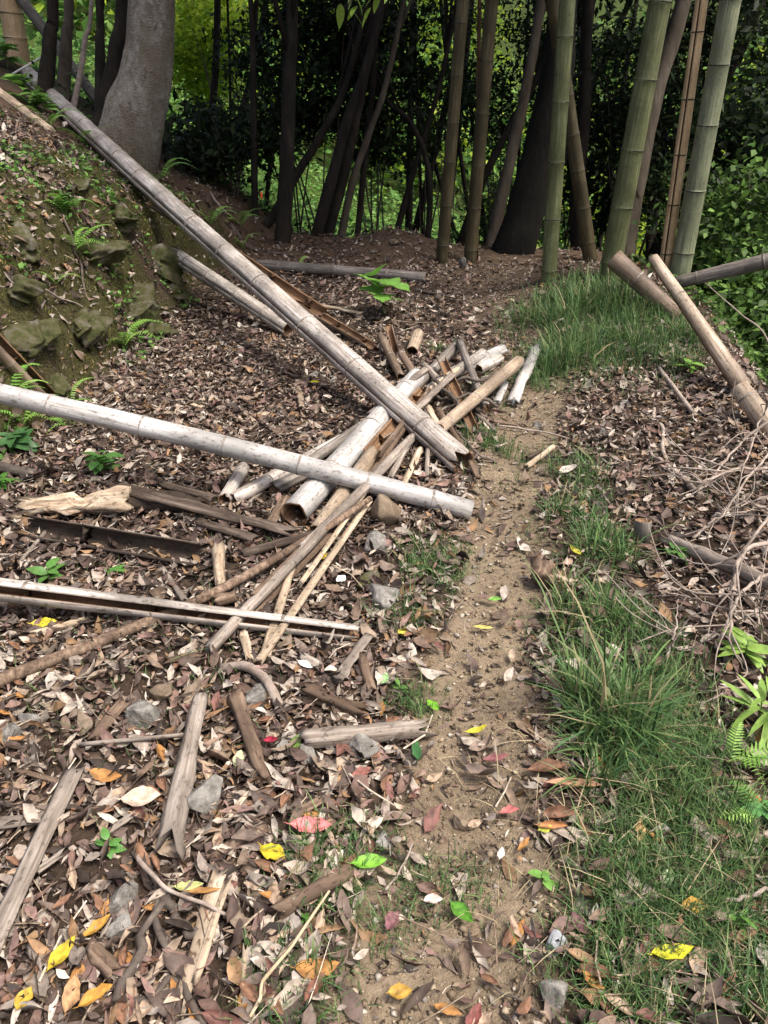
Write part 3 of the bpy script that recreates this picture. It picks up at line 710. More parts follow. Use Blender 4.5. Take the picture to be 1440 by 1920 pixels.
stone('dark stone on top of the dirt mound', 738, 458, 22, 12, 'rockbrown', 64, .2)

# ------------------------------------------------------------------ long fallen poles
pA0 = hit(52, 140, .05); pA1 = hit(872, 872, .05)
culm('fallen_bamboo', 'longest fallen bamboo running from the top of the bank down to the path', 'bamboo', pA1, pA0, size_at(pA1, 50)/2, size_at(pA0, 29)/2, 'pale', .58, .055, (-.45, -.85, .05), seed=1, bend=.03, jag=(.06, .02))
q0 = hit(610, 592, .05); q1 = hit(280, 372, .22)
culm('split_bamboo', 'split brown bamboo trough lying along the far side of the longest pole', 'bamboo', q0, q1, size_at(q0, 34)/2, size_at(q1, 26)/2, 'brownb', .4, 1.35, (.5, -.6, .8), seed=2, jag=(.12, .2))
a, b, r0, r1 = ends((702, 650), (596, 588), 18, 20, .01, .03)
culm('split_bamboo', 'pale split bamboo strip at the foot of the brown trough', 'bamboo', a, b, r0, r1, 'tanb', .4, 1.4, (.2, -.5, 1), seed=3, jag=(.1, .05))
a, b, r0, r1 = ends((542, 618), (312, 468), 28, 28, .0, .02)
culm('fallen_bamboo', 'short fallen bamboo with a torn open upper end below the longest pole', 'bamboo', a, b, r0, r1, 'pale', .34, seed=4, jag=(.0, .25), arc=.04, open_dir=(-.6, -.6, .1))
culm('fallen_bamboo', 'smooth white bamboo pole reaching from the mossy bank to the trodden path', 'bamboo', hit(884, 957, .04), Vector((-2.02, 2.90, .49)), .041, .043, 'white', .31, seed=5, bend=.025, nodes=[.165, .435, .72, 1.03, 1.37, 1.75, 2.1])
a = hit(674, 1188, .03); b = hit(-60, 1098, .11)
culm('split_bamboo', 'pale split bamboo pole with a long dark slot ending near two cut sticks', 'bamboo', a, b, .027, .038, 'pale', .42, .34, (.1, -.80, .58), seed=6, jag=(.03, .0))
a, b, r0, r1 = ends((92, 748), (-40, 612), 36, 40, .0, .02)
culm('fallen_bamboo', 'dark brown pole leaning on the bank above the white pole', 'bamboo', a, b, r0, r1, 'brownb', .4, seed=7, arc=.6, open_dir=(1, -.2, .4))
a, b, r0, r1 = ends((482, 496), (800, 520), 19, 18)
culm('fallen_bamboo', 'grey bamboo pole lying across the path near the crest', 'bamboo', a, b, r0, r1, 'greyb', .5, seed=8)
a, b, r0, r1 = ends((1272, 585), (1148, 482), 29, 26, .0, .0)
a.z -= .03; b = at_y(1150, 484, a.y+.25)
culm('fallen_bamboo', 'grey brown bamboo length leaning over the grass mound', 'bamboo', a, b, r0, r1*1.0, 'brownb', .22, seed=9)
a = hit(1400, 738, .05); b = at_y(1224, 484, a.y+.75)
culm('split_bamboo', 'tan split bamboo pole propped up at the edge of the drop', 'bamboo', a, b, size_at(a, 36)/2, size_at(b, 21)/2, 'tanb', .9, .55, (-.75, -.1, -.65), seed=10, jag=(.05, .0))
a = hit(1480, 850, .0); b = at_y(1385, 725, a.y+.30)
culm('fallen_bamboo', 'brown bamboo butt in the twigs below the tan split pole', 'bamboo', a, b, size_at(a, 46)/2, size_at(b, 34)/2, 'tanb', .25, seed=11)
b0 = at_y(1262, 532, 5.9); b1 = at_y(1520, 470, 5.5)
culm('fallen_bamboo', 'grey bamboo pole reaching out over the drop behind the tan split pole', 'bamboo', b0, b1, size_at(b0, 22)/2, size_at(b1, 32)/2, 'greyb', .42, seed=12)
a = hit(196, 206, .03); b = at_y(48, 10, a.y+.3)
culm('fallen_bamboo', 'thin dark grey bamboo pole leaning against the foot of the big tree', 'bamboo', a, b+(b-a)*.3, size_at(a, 19)/2, size_at(b, 20)/2, 'greyb', .5, seed=13)
a, b, r0, r1 = ends((200, 500), (80, 395), 22, 26)
wood('dead_branch', 'pale dead branch lying high on the leafy bank', 'branch', hit(-20, 160, .03), hit(100, 250, .03), .05, .035, 'woodlt', seed=14)
p = hit(105, 92, .0); 
wood('peeled_stick', 'peeled white stick poking out at the top of the bank', 'stick', hit(22, 140, .02), at_y(104, 92, hit(22, 140).y), .012, .010, 'whitestick', seed=15, sides=6, rough=.05, jag=(0, 0))
# tiny marker
mk = at_y(490, 366, 8.35)
o = wood('marker_tape', 'small orange marker tied to a dark trunk beside the path', 'marker', mk+Vector((0, 0, -.035)), mk+Vector((0, 0, .035)), .026, .024, 'tape', seed=16, sides=8, rough=.1, jag=(.01, .01), flat=.5)

# ------------------------------------------------------------------ heap of cut bamboo and sticks
gp = 'cut bamboo and sticks heaped beside the path'
def C_(label, a, b, w0, w1, mat, la=0, lb=0, seed=0, sp=.3, arc=None, od=(0, -.5, 1), jag=(.02, .02), name='cut_bamboo', **kw):
    p, q, r0, r1 = ends(a, b, w0, w1, la, lb)
    return culm(name, label, 'bamboo', p, q, r0, r1, mat, sp, arc, od, 0, jag, seed, gp, **kw)
def W_(label, a, b, w0, w1, mat, la=0, lb=0, seed=0, name='stick', cat='stick', group=gp, **kw):
    p, q, r0, r1 = ends(a, b, w0, w1, la, lb)
    kw.setdefault('sides', 10); kw.setdefault('jag', (.02, .02))
    return wood(name, label, cat, p, q, r0, r1, mat, group, seed=seed, **kw)
C_('thick bleached hollow bamboo log with a dark open end in the heap', (549, 966), (782, 707), 52, 34, 'white', 0, .02, 101, .5, jag=(.02, 0))
C_('brown split bamboo lying along the thick bleached log', (690, 858), (800, 725), 40, 26, 'brownb', .05, .05, 102, .6, 1.2, (-.4, -.5, .8), (.08, .02))
C_('tan bamboo length under the brown split piece', (592, 998), (700, 850), 30, 30, 'tanb', .01, .03, 103, .3)
C_('mottled grey bamboo length on the leaf side of the heap', (434, 938), (643, 824), 26, 24, 'pale', 0, .01, 104, .3)
C_('short pale bamboo piece at the outer end of the mottled length', (420, 940), (458, 874), 26, 22, 'pale', .0, .03, 105, .4)
C_('stubby grey bamboo piece between mottled length and thick log', (511, 917), (600, 874), 28, 22, 'greyb', 0, .0, 106, .3)
C_('weathered grey culm crossing behind the thick log', (560, 880), (712, 776), 20, 18, 'greyb', .02, .03, 107, .3)
W_('long pale stick running from the heap down to the split pole', (770, 822), (388, 1222), 16, 22, 'wood', .10, .01, 108, rough=.12)
W_('slim bleached stick slanting from under the white pole', (694, 938), (482, 1245), 12, 18, 'woodlt', .03, .01, 109, rough=.08, flat=.7)
W_('bleached flat strip beside the slim stick', (588, 1012), (392, 1216), 16, 26, 'wood', .05, .0, 110, flat=.5)
W_('grey stick fanning out beneath the bleached strip', (620, 1000), (470, 1160), 12, 14, 'woodbr', .03, .0, 111)
W_('short pale strip in the fan of sticks', (548, 1062), (496, 1236), 14, 24, 'woodlt', .02, .0, 112, flat=.5)
W_('dark grey stick pointing at the rotten logs', (590, 1000), (449, 1040), 14, 22, 'wooddk', .02, .0, 113)
ptsE = [hit(694, 935, .10), hit(595, 1000, .09), hit(400, 1112, .05), hit(180, 1205, .03), hit(-60, 1298, .03)]
Vv, Q, T = sweep(curve_pts(ptsE, 40), np.linspace(.012, .021, 40), 10, True, .015, 3)
tag(link('long_stick', make_mesh('long_stick', Vv, [Q, T]), M['woodbr']), 'long curved brown stick passing under the split pole with the slot', 'stick')
W_('white splintered bamboo stave beside the grass mound end of the heap', (961, 754), (1009, 646), 22, 18, 'white', .0, .05, 114, jag=(.05, .09), flat=.6, name='bamboo_stave')
W_('short white stave next to the splintered stave', (930, 755), (948, 716), 16, 14, 'white', 0, .0, 115, flat=.6, name='bamboo_stave')
C_('tan bamboo length resting on the heap beside the white stave', (820, 808), (973, 677), 24, 22, 'tanb', .05, .10, 116, .3)
C_('grey culm tilted across the top of the heap', (912, 768), (862, 641), 15, 15, 'greyb', .01, .10, 117, .3, arc=.4, od=(1, -.6, .3))
C_('pale half bamboo leaning down the front of the heap', (888, 806), (827, 671), 20, 16, 'pale', .0, .12, 118, .3, 1.3)
C_('grey culm end sticking out behind the heap', (751, 752), (860, 645), 20, 18, 'greyb', .02, .06, 119, .3)
C_('white bamboo length lying behind the tan one', (840, 704), (943, 655), 22, 20, 'white', .02, .03, 120, .25)
C_('short white bamboo butt beside the white length', (895, 694), (938, 672), 20, 18, 'pale', .0, .0, 121, .25)
C_('pale bamboo length under the white length', (800, 735), (905, 662), 20, 18, 'pale', .05, .06, 122, .3)
C_('grey brown culm pointing away from the longest pole', (752, 708), (714, 629), 15, 15, 'brownb', .02, .08, 123, .2)
C_('dark split culm standing up behind the heap', (742, 662), (729, 610), 13, 12, 'brownb', .0, .16, 124, .3, 1.0, (0, -1, .3))
C_('short tan hollow piece in the grass behind the heap', (772, 660), (784, 626), 22, 22, 'tanb', 0, 0, 125, .3)
C_('short brown culm piece beside the tan hollow piece', (780, 708), (751, 660), 15, 13, 'brownb', .02, .06, 126, .2)
W_('pale stick leaning on the middle of the heap', (822, 712), (792, 680), 11, 11, 'wood', .06, .10, 127)
W_('dark stick hanging down from the heap to the grass', (872, 846), (820, 766), 11, 12, 'woodbr', .0, .08, 128)
W_('dark grey stick crossing under the tan length', (905, 775), (855, 745), 9, 10, 'wooddk', .02, .05, 129)
W_('pale stick under the lower end of the longest pole', (754, 914), (788, 842), 12, 14, 'woodlt', .0, .02, 130)
W_('thin stick beside the pale stick under the longest pole', (800, 905), (802, 842), 8, 9, 'wood', .0, .02, 131)
W_('short twig stub near the end of the white pole', (782, 918), (820, 902), 8, 8, 'woodbr', 0, 0, 132)
W_('grey splinter lying at the path side of the heap', (930, 810), (888, 772), 8, 9, 'wood', 0, .01, 133)
W_('thin brown stick touching the path beside the heap', (970, 797), (918, 790), 5, 6, 'woodbr', 0, 0, 134)
W_('bark splinter at the lower tip of the longest pole', (898, 900), (878, 858), 9, 10, 'woodbr', 0, .02, 135)
W_('mossy curved twig in the grass by the white pole', (858, 934), (870, 900), 7, 7, 'greyb', 0, 0, 136)
W_('brown stave on the litter side of the heap', (566, 765), (558, 712), 12, 12, 'tanb', 0, 0, 137, flat=.5)
W_('dark split stave lying under the thick bleached log', (600, 905), (735, 790), 18, 14, 'woodbr', .0, .0, 138)
W_('brown stick squeezed between thick log and long stick', (640, 970), (760, 800), 14, 12, 'woodbr', .03, .04, 139)
W_('thin grey stick along the bundle of long sticks', (560, 1030), (745, 850), 10, 9, 'wood', .06, .08, 140)
W_('dark cleft stick in the bundle of long sticks', (470, 1120), (700, 900), 12, 10, 'woodbr', .05, .08, 141)
W_('slim twig beside the stubby grey piece', (458, 952), (500, 910), 8, 7, 'wood', 0, 0, 142)
W_('short bark piece by the open end of the thick log', (505, 985), (535, 930), 20, 24, 'woodbr', 0, 0, 143, flat=.4)

# ------------------------------------------------------------------ rotten wood left of the heap
def W2(*a, **k): k.setdefault('group', None); return W_(*a, **k)
W2('pale yellow rotten log lying below the white pole', (18, 952), (255, 938), 34, 46, 'woodlt', -.005, 0, 150, name='rotten_log', cat='log', rough=.5, groove=.35, jag=(.10, .04), sides=22, smooth=False)
W2('dark end of the rotten log under the split plank', (240, 938), (380, 950), 44, 38, 'wooddk', -.01, -.01, 151, name='rotten_log', cat='log', rough=.4, sides=16)
W2('long dark split plank leaning over the rotten log', (205, 908), (560, 1000), 34, 24, 'wooddk', .05, .02, 152, name='rotten_plank', cat='plank', rough=.3, flat=.45, jag=(.12, .06), sides=14)
a, b, r0, r1 = ends((372, 1040), (40, 985), 44, 40)
culm('split_bamboo', 'dark grey bamboo trough lying open below the rotten log', 'bamboo', a, b, r0, r1, 'greyb', .6, 1.2, (0, -.75, .65), seed=153, jag=(.02, .06), inner='wooddk')
W2('dark mossy plank end under the heap', (365, 975), (480, 1012), 22, 26, 'wooddk', 0, 0, 154, name='rotten_plank', cat='plank', flat=.4)
W2('dark bark strip behind the split plank', (300, 905), (405, 935), 20, 24, 'wooddk', .02, .02, 155, name='bark_strip', cat='bark', flat=.4)
W2('pale broken stake standing in the litter by the fan of sticks', (414, 1100), (408, 1020), 20, 26, 'woodlt', 0, .02, 156, name='broken_stake', cat='stake', jag=(.01, .06))
W2('short brown log piece by the fan of sticks', (400, 1130), (450, 1115), 26, 24, 'woodbr', 0, 0, 157)
W2('thin pale stick above the dark bamboo trough', (32, 1060), (92, 990), 8, 7, 'wood', 0, .01, 158)
W2('pale round stick below the slotted split pole', (55, 1190), (165, 1160), 12, 12, 'woodlt', .0, .0, 159)
W2('grey stick half buried at the edge of the bank', (-20, 870), (70, 890), 20, 18, 'wood', 0, 0, 160)
W2('small brown stick at the bank under the white pole', (-20, 820), (30, 835), 18, 14, 'woodbr', 0, 0, 161)

# ------------------------------------------------------------------ foreground wood
W2('grey weathered plank lying in the litter', (-30, 1800), (146, 1428), 42, 34, 'wood', 0, 0, 170, name='weathered_plank', cat='plank', flat=.3, jag=(.02, .05), rough=.1)
W2('long split brown branch with frayed lower end', (312, 1622), (378, 1300), 52, 26, 'wood', 0, .01, 171, name='dead_branch', cat='branch', jag=(.12, .02), rough=.22)
W2('brown log piece propped beside the grey stones', (500, 1475), (440, 1302), 26, 30, 'woodbr', 0, .0, 172, name='dead_branch', cat='branch', jag=(.06, .02))
W2('grey brown log lying across at the path edge', (556, 1388), (818, 1362), 36, 34, 'wood', 0, 0, 173, name='dead_log', cat='log', jag=(.05, .08), sides=16, rough=.12)
W2('crumbling brown rotten branch above the grey log', (556, 1290), (694, 1340), 30, 26, 'woodbr', 0, 0, 174, name='rotten_branch', cat='branch', rough=.5, groove=.35, jag=(.05, .06), sides=18, smooth=False)
W2('brown broken branch by the yellow and green leaves', (506, 1718), (662, 1632), 36, 30, 'woodbr', 0, 0, 175, name='dead_branch', cat='branch', jag=(.03, .01), rough=.1)
W2('flat pale stave below the tip of the slotted pole', (628, 1278), (692, 1188), 22, 20, 'wood', 0, .01, 176, flat=.4, name='wood_stave')
W2('short knobbly brown twig beside the flat pale stave', (698, 1300), (676, 1228), 20, 20, 'woodbr', 0, 0, 177)
W2('flat dark bark strip beside the frayed branch', (384, 1606), (504, 1548), 24, 22, 'woodbr', 0, 0, 178, name='bark_strip', cat='bark', flat=.35)
W2('long pale bamboo sheath strip beside the crossed dark twigs', (330, 1915), (415, 1620), 26, 30, 'woodlt', 0, 0, 179, name='sheath_strip', cat='strip', flat=.15, jag=(.08, .08))
W2('pale narrow splinter beside the sheath strip', (455, 1880), (460, 1765), 10, 10, 'woodlt', 0, 0, 180)
W2('rough brown stub lying by the grey stones', (165, 1772), (222, 1830), 34, 34, 'woodbr', 0, 0, 181, name='log_stub', cat='stub', rough=.25)
W2('pale stub beside the yellow leaf', (55, 1770), (88, 1822), 24, 18, 'wood', 0, 0, 182, name='log_stub', cat='stub')
W2('thin straight stick lying before the large grey stone', (152, 1396), (345, 1378), 9, 8, 'wood', .015, .015, 183, rough=.08, jag=(0, 0))
W2('pale bark flake strip touching the grey plank', (-20, 1545), (90, 1530), 30, 26, 'wood', 0, 0, 184, name='bark_strip', cat='bark', flat=.25)
W2('brown bark slab behind the large grey stone', (170, 1390), (235, 1310), 26, 30, 'woodbr', 0, 0, 185, name='bark_strip', cat='bark', flat=.3)
W2('brown bark slab near the pink leaf', (545, 1530), (610, 1495), 20, 20, 'woodbr', 0, 0, 186, name='bark_strip', cat='bark', flat=.3)
W2('pale stick lying on the path beyond the heap', (984, 877), (1037, 838), 12, 11, 'woodlt', 0, .01, 187, jag=(.03, 0))
W2('dark stick beside the pale stick on the path', (986, 860), (1025, 842), 8, 8, 'wooddk', 0, 0, 188)
W2('mossy brown stump of wood at the edge of the grass', (1010, 1092), (1024, 1056), 44, 40, 'woodbr', 0, .02, 189, name='wood_stump', cat='stump', rough=.5, sides=16)
W2('pale frayed stick next to the mossy stump', (1035, 1078), (1082, 1095), 9, 12, 'woodlt', 0, 0, 190, jag=(.0, .03))
a, b, r0, r1 = ends((1205, 1002), (1200, 985), 30, 30); b = a+Vector((0, .02, .05))
culm('cut_stump', 'small cut bamboo stump among the dead leaves', 'bamboo', a-Vector((0, 0, .04)), b, r0, r0, 'greyb', .3, seed=191)
W2('pale pole half hidden under the bare twigs', (1238, 1005), (1460, 1100), 22, 30, 'wood', 0, .02, 192, name='fallen_pole', cat='pole', jag=(.06, 0))
W2('pale flat bark slab in the short grass', (1290, 1530), (1345, 1585), 26, 30, 'wood', 0, 0, 193, name='bark_strip', cat='bark', flat=.3)
W2('pinkish grey branch in the leaf litter by the drop', (1235, 690), (1300, 775), 9, 9, 'twig', .01, .01, 194, name='dead_branch', cat='branch')
W2('tan stave lying across the path below the crest', (596, 572), (680, 588), 10, 12, 'tanb', 0, 0, 195, flat=.5, name='wood_stave')

rgq = np.random.default_rng(313)
for k, (x0, y0, x1, y1, w, mt, lab) in enumerate([
    (362, 1850, 430, 1640, 18, 'woodlt', 'pale frayed sheath beside the forked twig'), (380, 1400, 440, 1360, 16, 'woodbr', 'brown bark piece between the two dead branches'),
    (60, 1640, 130, 1590, 18, 'wood', 'grey chip of bark between grey plank and small weed'), (250, 1460, 300, 1420, 14, 'woodbr', 'brown chip by the frayed branch'),
    (600, 1250, 560, 1225, 20, 'wood', 'pale chip under the tip of the slotted pole'), (300, 1240, 380, 1225, 16, 'woodbr', 'brown splinter below the slotted pole'),
    (455, 1180, 470, 1240, 18, 'woodlt', 'short pale splinter at the foot of the fan of sticks'), (520, 1090, 560, 1075, 14, 'wood', 'grey splinter across the fan of sticks'),
    (130, 1470, 20, 1440, 12, 'woodbr', 'thin brown bark sliver above the grey plank'), (200, 1560, 260, 1520, 16, 'wood', 'grey wood chip under the cream leaf'),
    (420, 1540, 470, 1480, 14, 'woodlt', 'pale splinter beside the tall grey stone'), (540, 1790, 500, 1860, 12, 'woodlt', 'pale splinter beside the straw stalk'),
    (640, 1560, 690, 1540, 14, 'woodbr', 'brown chip between pink leaf and path'), (350, 1130, 300, 1060, 12, 'wood', 'grey splinter by the dark trough')]):
    W2(lab, (x0, y0), (x1, y1), w, w*.8, mt, .005, .008, 320+k, name='wood_shard', cat='splinter', group='splinters in the litter', flat=.35, jag=(.03, .03))
for k, (x0, y0, x1, y1, w, mt, h0, h1, lab) in enumerate([
    (690, 780, 800, 690, 14, 'wood', .04, .09, 'grey stick on the upper side of the thick bleached log'), (860, 690, 800, 735, 12, 'woodlt', .10, .07, 'pale stick across the top of the heap'),
    (905, 735, 955, 690, 14, 'woodlt', .02, .05, 'pale stave under the tan length'), (780, 770, 850, 700, 14, 'wood', .09, .12, 'grey weathered stave in the middle of the heap'),
    (840, 830, 800, 760, 12, 'woodlt', .02, .07, 'pale splinter leaning on the heap beside the tan length'), (660, 860, 740, 815, 14, 'wood', .02, .02, 'short grey stick by the thick bleached log'),
    (730, 900, 775, 815, 12, 'wood', .07, .10, 'grey stick along the top of the stick bundle'), (560, 1100, 700, 900, 10, 'woodlt', .04, .07, 'thin pale strip in the stick bundle')]):
    W_(lab, (x0, y0), (x1, y1), w, w, mt, h0, h1, 340+k, flat=.7, jag=(.03, .03))

# twigs drawn through several points on the ground
def twig(label, pts, w0, w1, mat='twigdk', group=None, lift=.02, name='twig', seed=0, sides=7, n=28):
    P = [hit(x, y, lift if len(q) == 0 else q[0]) for x, y, *q in pts]
    r0 = size_at(P[0], w0)/2; r1 = size_at(P[-1], w1)/2
    C = curve_pts(P, n)
    rg = np.random.default_rng(seed); ku = np.linspace(0, 7, n)
    for ax in range(3): C[:, ax] += np.interp(ku, np.arange(8), rg.normal(0, min(.006, r0), 8))
    V1, Q, T = sweep(C, np.linspace(r0, r1, n)*(1+.10*np.interp(ku*1.7, np.arange(14), rg.normal(0, 1, 14))), sides, True, .04, seed)
    return tag(link(name, make_mesh(name, V1, [Q, T]), M[mat]), label, 'twig', group)
twig('long dark forked twig running through the litter', [(246, 1600), (290, 1655, .03), (300, 1750, .03), (340, 1830, .02), (380, 1930)], 11, 15, seed=1)
twig('dark straight twig crossing the forked twig', [(328, 1660, .02), (285, 1730, .03), (250, 1800), (215, 1880)], 14, 22, seed=2)
twig('pale arched twig meeting the dark forked twig', [(248, 1600, .02), (285, 1645, .05), (330, 1672, .04), (400, 1700, .03), (472, 1722, .01)], 9, 6, 'twig', seed=3)
twig('thick grey curved twig beside the arched twig', [(300, 1680, .02), (330, 1720), (372, 1757)], 20, 20, 'twigdk', seed=4)
twig('dark crooked twig touching the dark straight twig', [(215, 1900), (280, 1860, .02), (350, 1830)], 18, 14, seed=5)
twig('long straw coloured stalk leaning over the grass', [(462, 1915, .02), (530, 1790, .05), (612, 1675, .09)], 8, 5, 'stalk', seed=6)
twig('knobbly brown root arching over the leaves', [(415, 1248, .01), (460, 1245, .04), (505, 1275, .05), (520, 1328, .01)], 18, 20, 'twig', seed=7, sides=10)
twig('dark twig lying over the top of the heap', [(815, 712, .14), (835, 730, .14), (860, 755, .12), (850, 775, .08)], 8, 5, seed=8)
twig('dark bent twig lying on the heap beside the tilted culm', [(935, 762, .06), (890, 742, .12), (845, 748, .12), (815, 745, .1)], 7, 5, seed=9)
twig('dark arched twig behind the tan length', [(845, 720, .1), (870, 708, .14), (900, 712, .12), (925, 700, .06)], 7, 4, seed=10)
twig('fine twig reaching from the heap to the path', [(855, 810, .06), (890, 845, .04), (932, 868, .01)], 5, 4, seed=11)
twig('thin trailing stem lying across the path', [(935, 800), (1000, 808), (1060, 820), (1085, 824)], 4, 3, 'twig', seed=12)
twig('forked brown twig on the leaf litter by the bare branches', [(1222, 765, .01), (1240, 800, .02), (1242, 850, .03), (1255, 880, .02), (1310, 930, .02)], 7, 8, 'twig', seed=13)
twig('straight brown twig joining the forked twig', [(1212, 820, .02), (1235, 860, .03), (1256, 882, .02)], 6, 6, 'twig', seed=14)
twig('thin stem sticking up in the soil of the path edge', [(715, 690), (713, 650, .05), (716, 600, .12)], 3, 3, 'twigdk', seed=15, n=12)
twig('fine twig beneath the green leaf on the litter', [(590, 1480), (640, 1470, .02), (700, 1440)], 5, 4, seed=16)
twig('pale bent stem in the litter near the path', [(720, 1670), (760, 1620, .02), (775, 1580, .03)], 5, 4, 'twig', seed=17)
twig('thin dark twig by the black stone on the path', [(905, 1845), (970, 1875), (1020, 1905)], 5, 5, seed=18)
twig('pale peeled twig beside the amber crumpled leaf', [(1360, 1688, .03), (1400, 1683, .04), (1450, 1670, .04)], 9, 8, 'twig', seed=19)
twig('thin twig leaning on the mossy boulders', [(170, 300, .02), (230, 385, .03)], 8, 6, 'twigdk', seed=20)
twig('fine bare stem hanging down the bank face', [(120, 415, .02), (145, 480, .03), (160, 540, .03), (175, 590, .02)], 5, 4, 'twigdk', seed=21)
twig('fine vine on the bank between the boulders', [(0, 535, .02), (70, 540, .03), (165, 582, .02)], 4, 3, 'twig', seed=22)
twig('dead stem lying on the bank edge below the fern', [(430, 420, .02), (470, 465, .02), (550, 480, .02)], 10, 8, 'twigdk', seed=23)
twig('dry stem on the soil slope near the tree foot', [(380, 330, .02), (400, 370, .03), (425, 400, .01)], 4, 4, 'twig', seed=24)
twig('thin dead twig lying near the crest', [(780, 545), (820, 550, .02), (850, 560)], 6, 4, seed=25)

# heap of bare branches at the right edge
rg = np.random.default_rng(77)
def bare_branch(label, pts, w, seed, nsub=6):
    rgb = np.random.default_rng(seed)
    P = [hit(x, y, h) for x, y, h in pts]
    for i, (x, y, h) in enumerate(pts):          # a line of sight that misses the edge of the drop: the branch stays in the heap
        if abs(P[i].y-P[-1].y) > .9: P[i] = at_y(x, y, P[-1].y+.12*(len(pts)-1-i))
    Cn = curve_pts(P, 26)
    r0 = size_at(P[-1], w)/2; r1 = r0*.3
    o0 = Cn[0].copy()
    Vv, Q, T = sweep(Cn+rgb.normal(0, .003, Cn.shape), np.linspace(r0, r1, 26), 7, True, .1, seed)
    root = empty('bare_branch', o0); tag(root, label, 'branch', 'bare dead branches heaped at the edge of the drop')
    link('main_stem', make_mesh('main_stem', Vv-o0, [Q, T]), M['twig'], root)
    for k in range(nsub):
        i = int(rgb.integers(6, 22)); a = Cn[i]; tdir = Cn[i+2]-Cn[i-2]; tdir /= np.linalg.norm(tdir)
        dv = tdir*.8+rgb.normal(0, .55, 3)*np.array([1, 1, .6]); dv /= np.linalg.norm(dv)
        Ls = rgb.uniform(.12, .38); e = a+dv*Ls; m = (a+e)/2+rgb.normal(0, .03, 3)
        for q in (m, e): q[2] = max(q[2], g1(q[0], q[1])+.01)
        rs = (r0+(r1-r0)*i/25)*.6
        V2, Q2, T2 = sweep(curve_pts([a, m, e], 9), np.linspace(rs, .0015, 9), 6, True, .1, seed+k)
        link('side_twig', make_mesh('side_twig', V2-o0, [Q2, T2]), M['twig'], root)
for k, (pts, w, lab) in enumerate([
    ([(1470, 770, .10), (1390, 830, .12), (1330, 900, .06), (1290, 930, .02)], 7, 'bare branch reaching down from the brown bamboo butt'),
    ([(1470, 880, .06), (1380, 880, .10), (1300, 905, .08), (1235, 870, .03)], 7, 'bare branch lying level over the leaf litter'),
    ([(1470, 700, .05), (1430, 780, .15), (1400, 860, .12), (1380, 930, .03)], 6, 'bare branch hanging beside the tan split pole'),
    ([(1460, 960, .05), (1370, 930, .12), (1290, 890, .06)], 6, 'slim bare branch crossing the level branch'),
    ([(1470, 1010, .12), (1400, 1030, .16), (1375, 1080, .14), (1370, 1150, .08), (1340, 1215, .02)], 12, 'thick bent bare branch above the half hidden pole'),
    ([(1460, 1070, .10), (1390, 1110, .15), (1370, 1200, .08), (1400, 1260, .02)], 9, 'pale crooked branch dropping into the ferns'),
    ([(1460, 1150, .05), (1380, 1145, .08), (1290, 1120, .04), (1230, 1110, .02)], 6, 'bare branch lying toward the big grass tussock'),
    ([(1450, 1300, .02), (1400, 1290, .02), (1330, 1296, .02), (1300, 1296, .01)], 5, 'short straight twig at the edge of the grass'),
    ([(1240, 1250, .01), (1265, 1190, .10), (1270, 1120, .16)], 6, 'upright bare twig rising from the grass'),
    ([(1460, 830, .16), (1400, 900, .18), (1350, 970, .10), (1310, 1000, .02)], 6, 'arching bare branch in the middle of the twig heap'),
    ([(1470, 920, .14), (1420, 1000, .18), (1340, 1060, .08), (1250, 1040, .02)], 7, 'long bare branch arching over the half hidden pole'),
    ([(1450, 1210, .03), (1420, 1160, .15), (1425, 1080, .22)], 7, 'upright crooked branch behind the lime green plant'),
    ([(1300, 1010, .02), (1360, 960, .10), (1440, 930, .12)], 6, 'brown bare twig behind the half hidden pole')]):
    bare_branch(lab, pts, w, 400+k)

shoot = [at_y(1475, 760, 4.3), at_y(1440, 640, 4.4), at_y(1390, 590, 4.5), at_y(1350, 555, 4.6), at_y(1322, 530, 4.7)]
shoot[0].z = g1(shoot[0].x, shoot[0].y)-.03
Vv, Q, T = sweep(curve_pts(shoot, 24), np.linspace(.006, .0025, 24), 6, True, .08, 5)
tag(link('bare_shoot', make_mesh('bare_shoot', Vv, [Q, T]), M['twig']), 'thin pale shoot curving over the drop below the grey pole', 'twig')

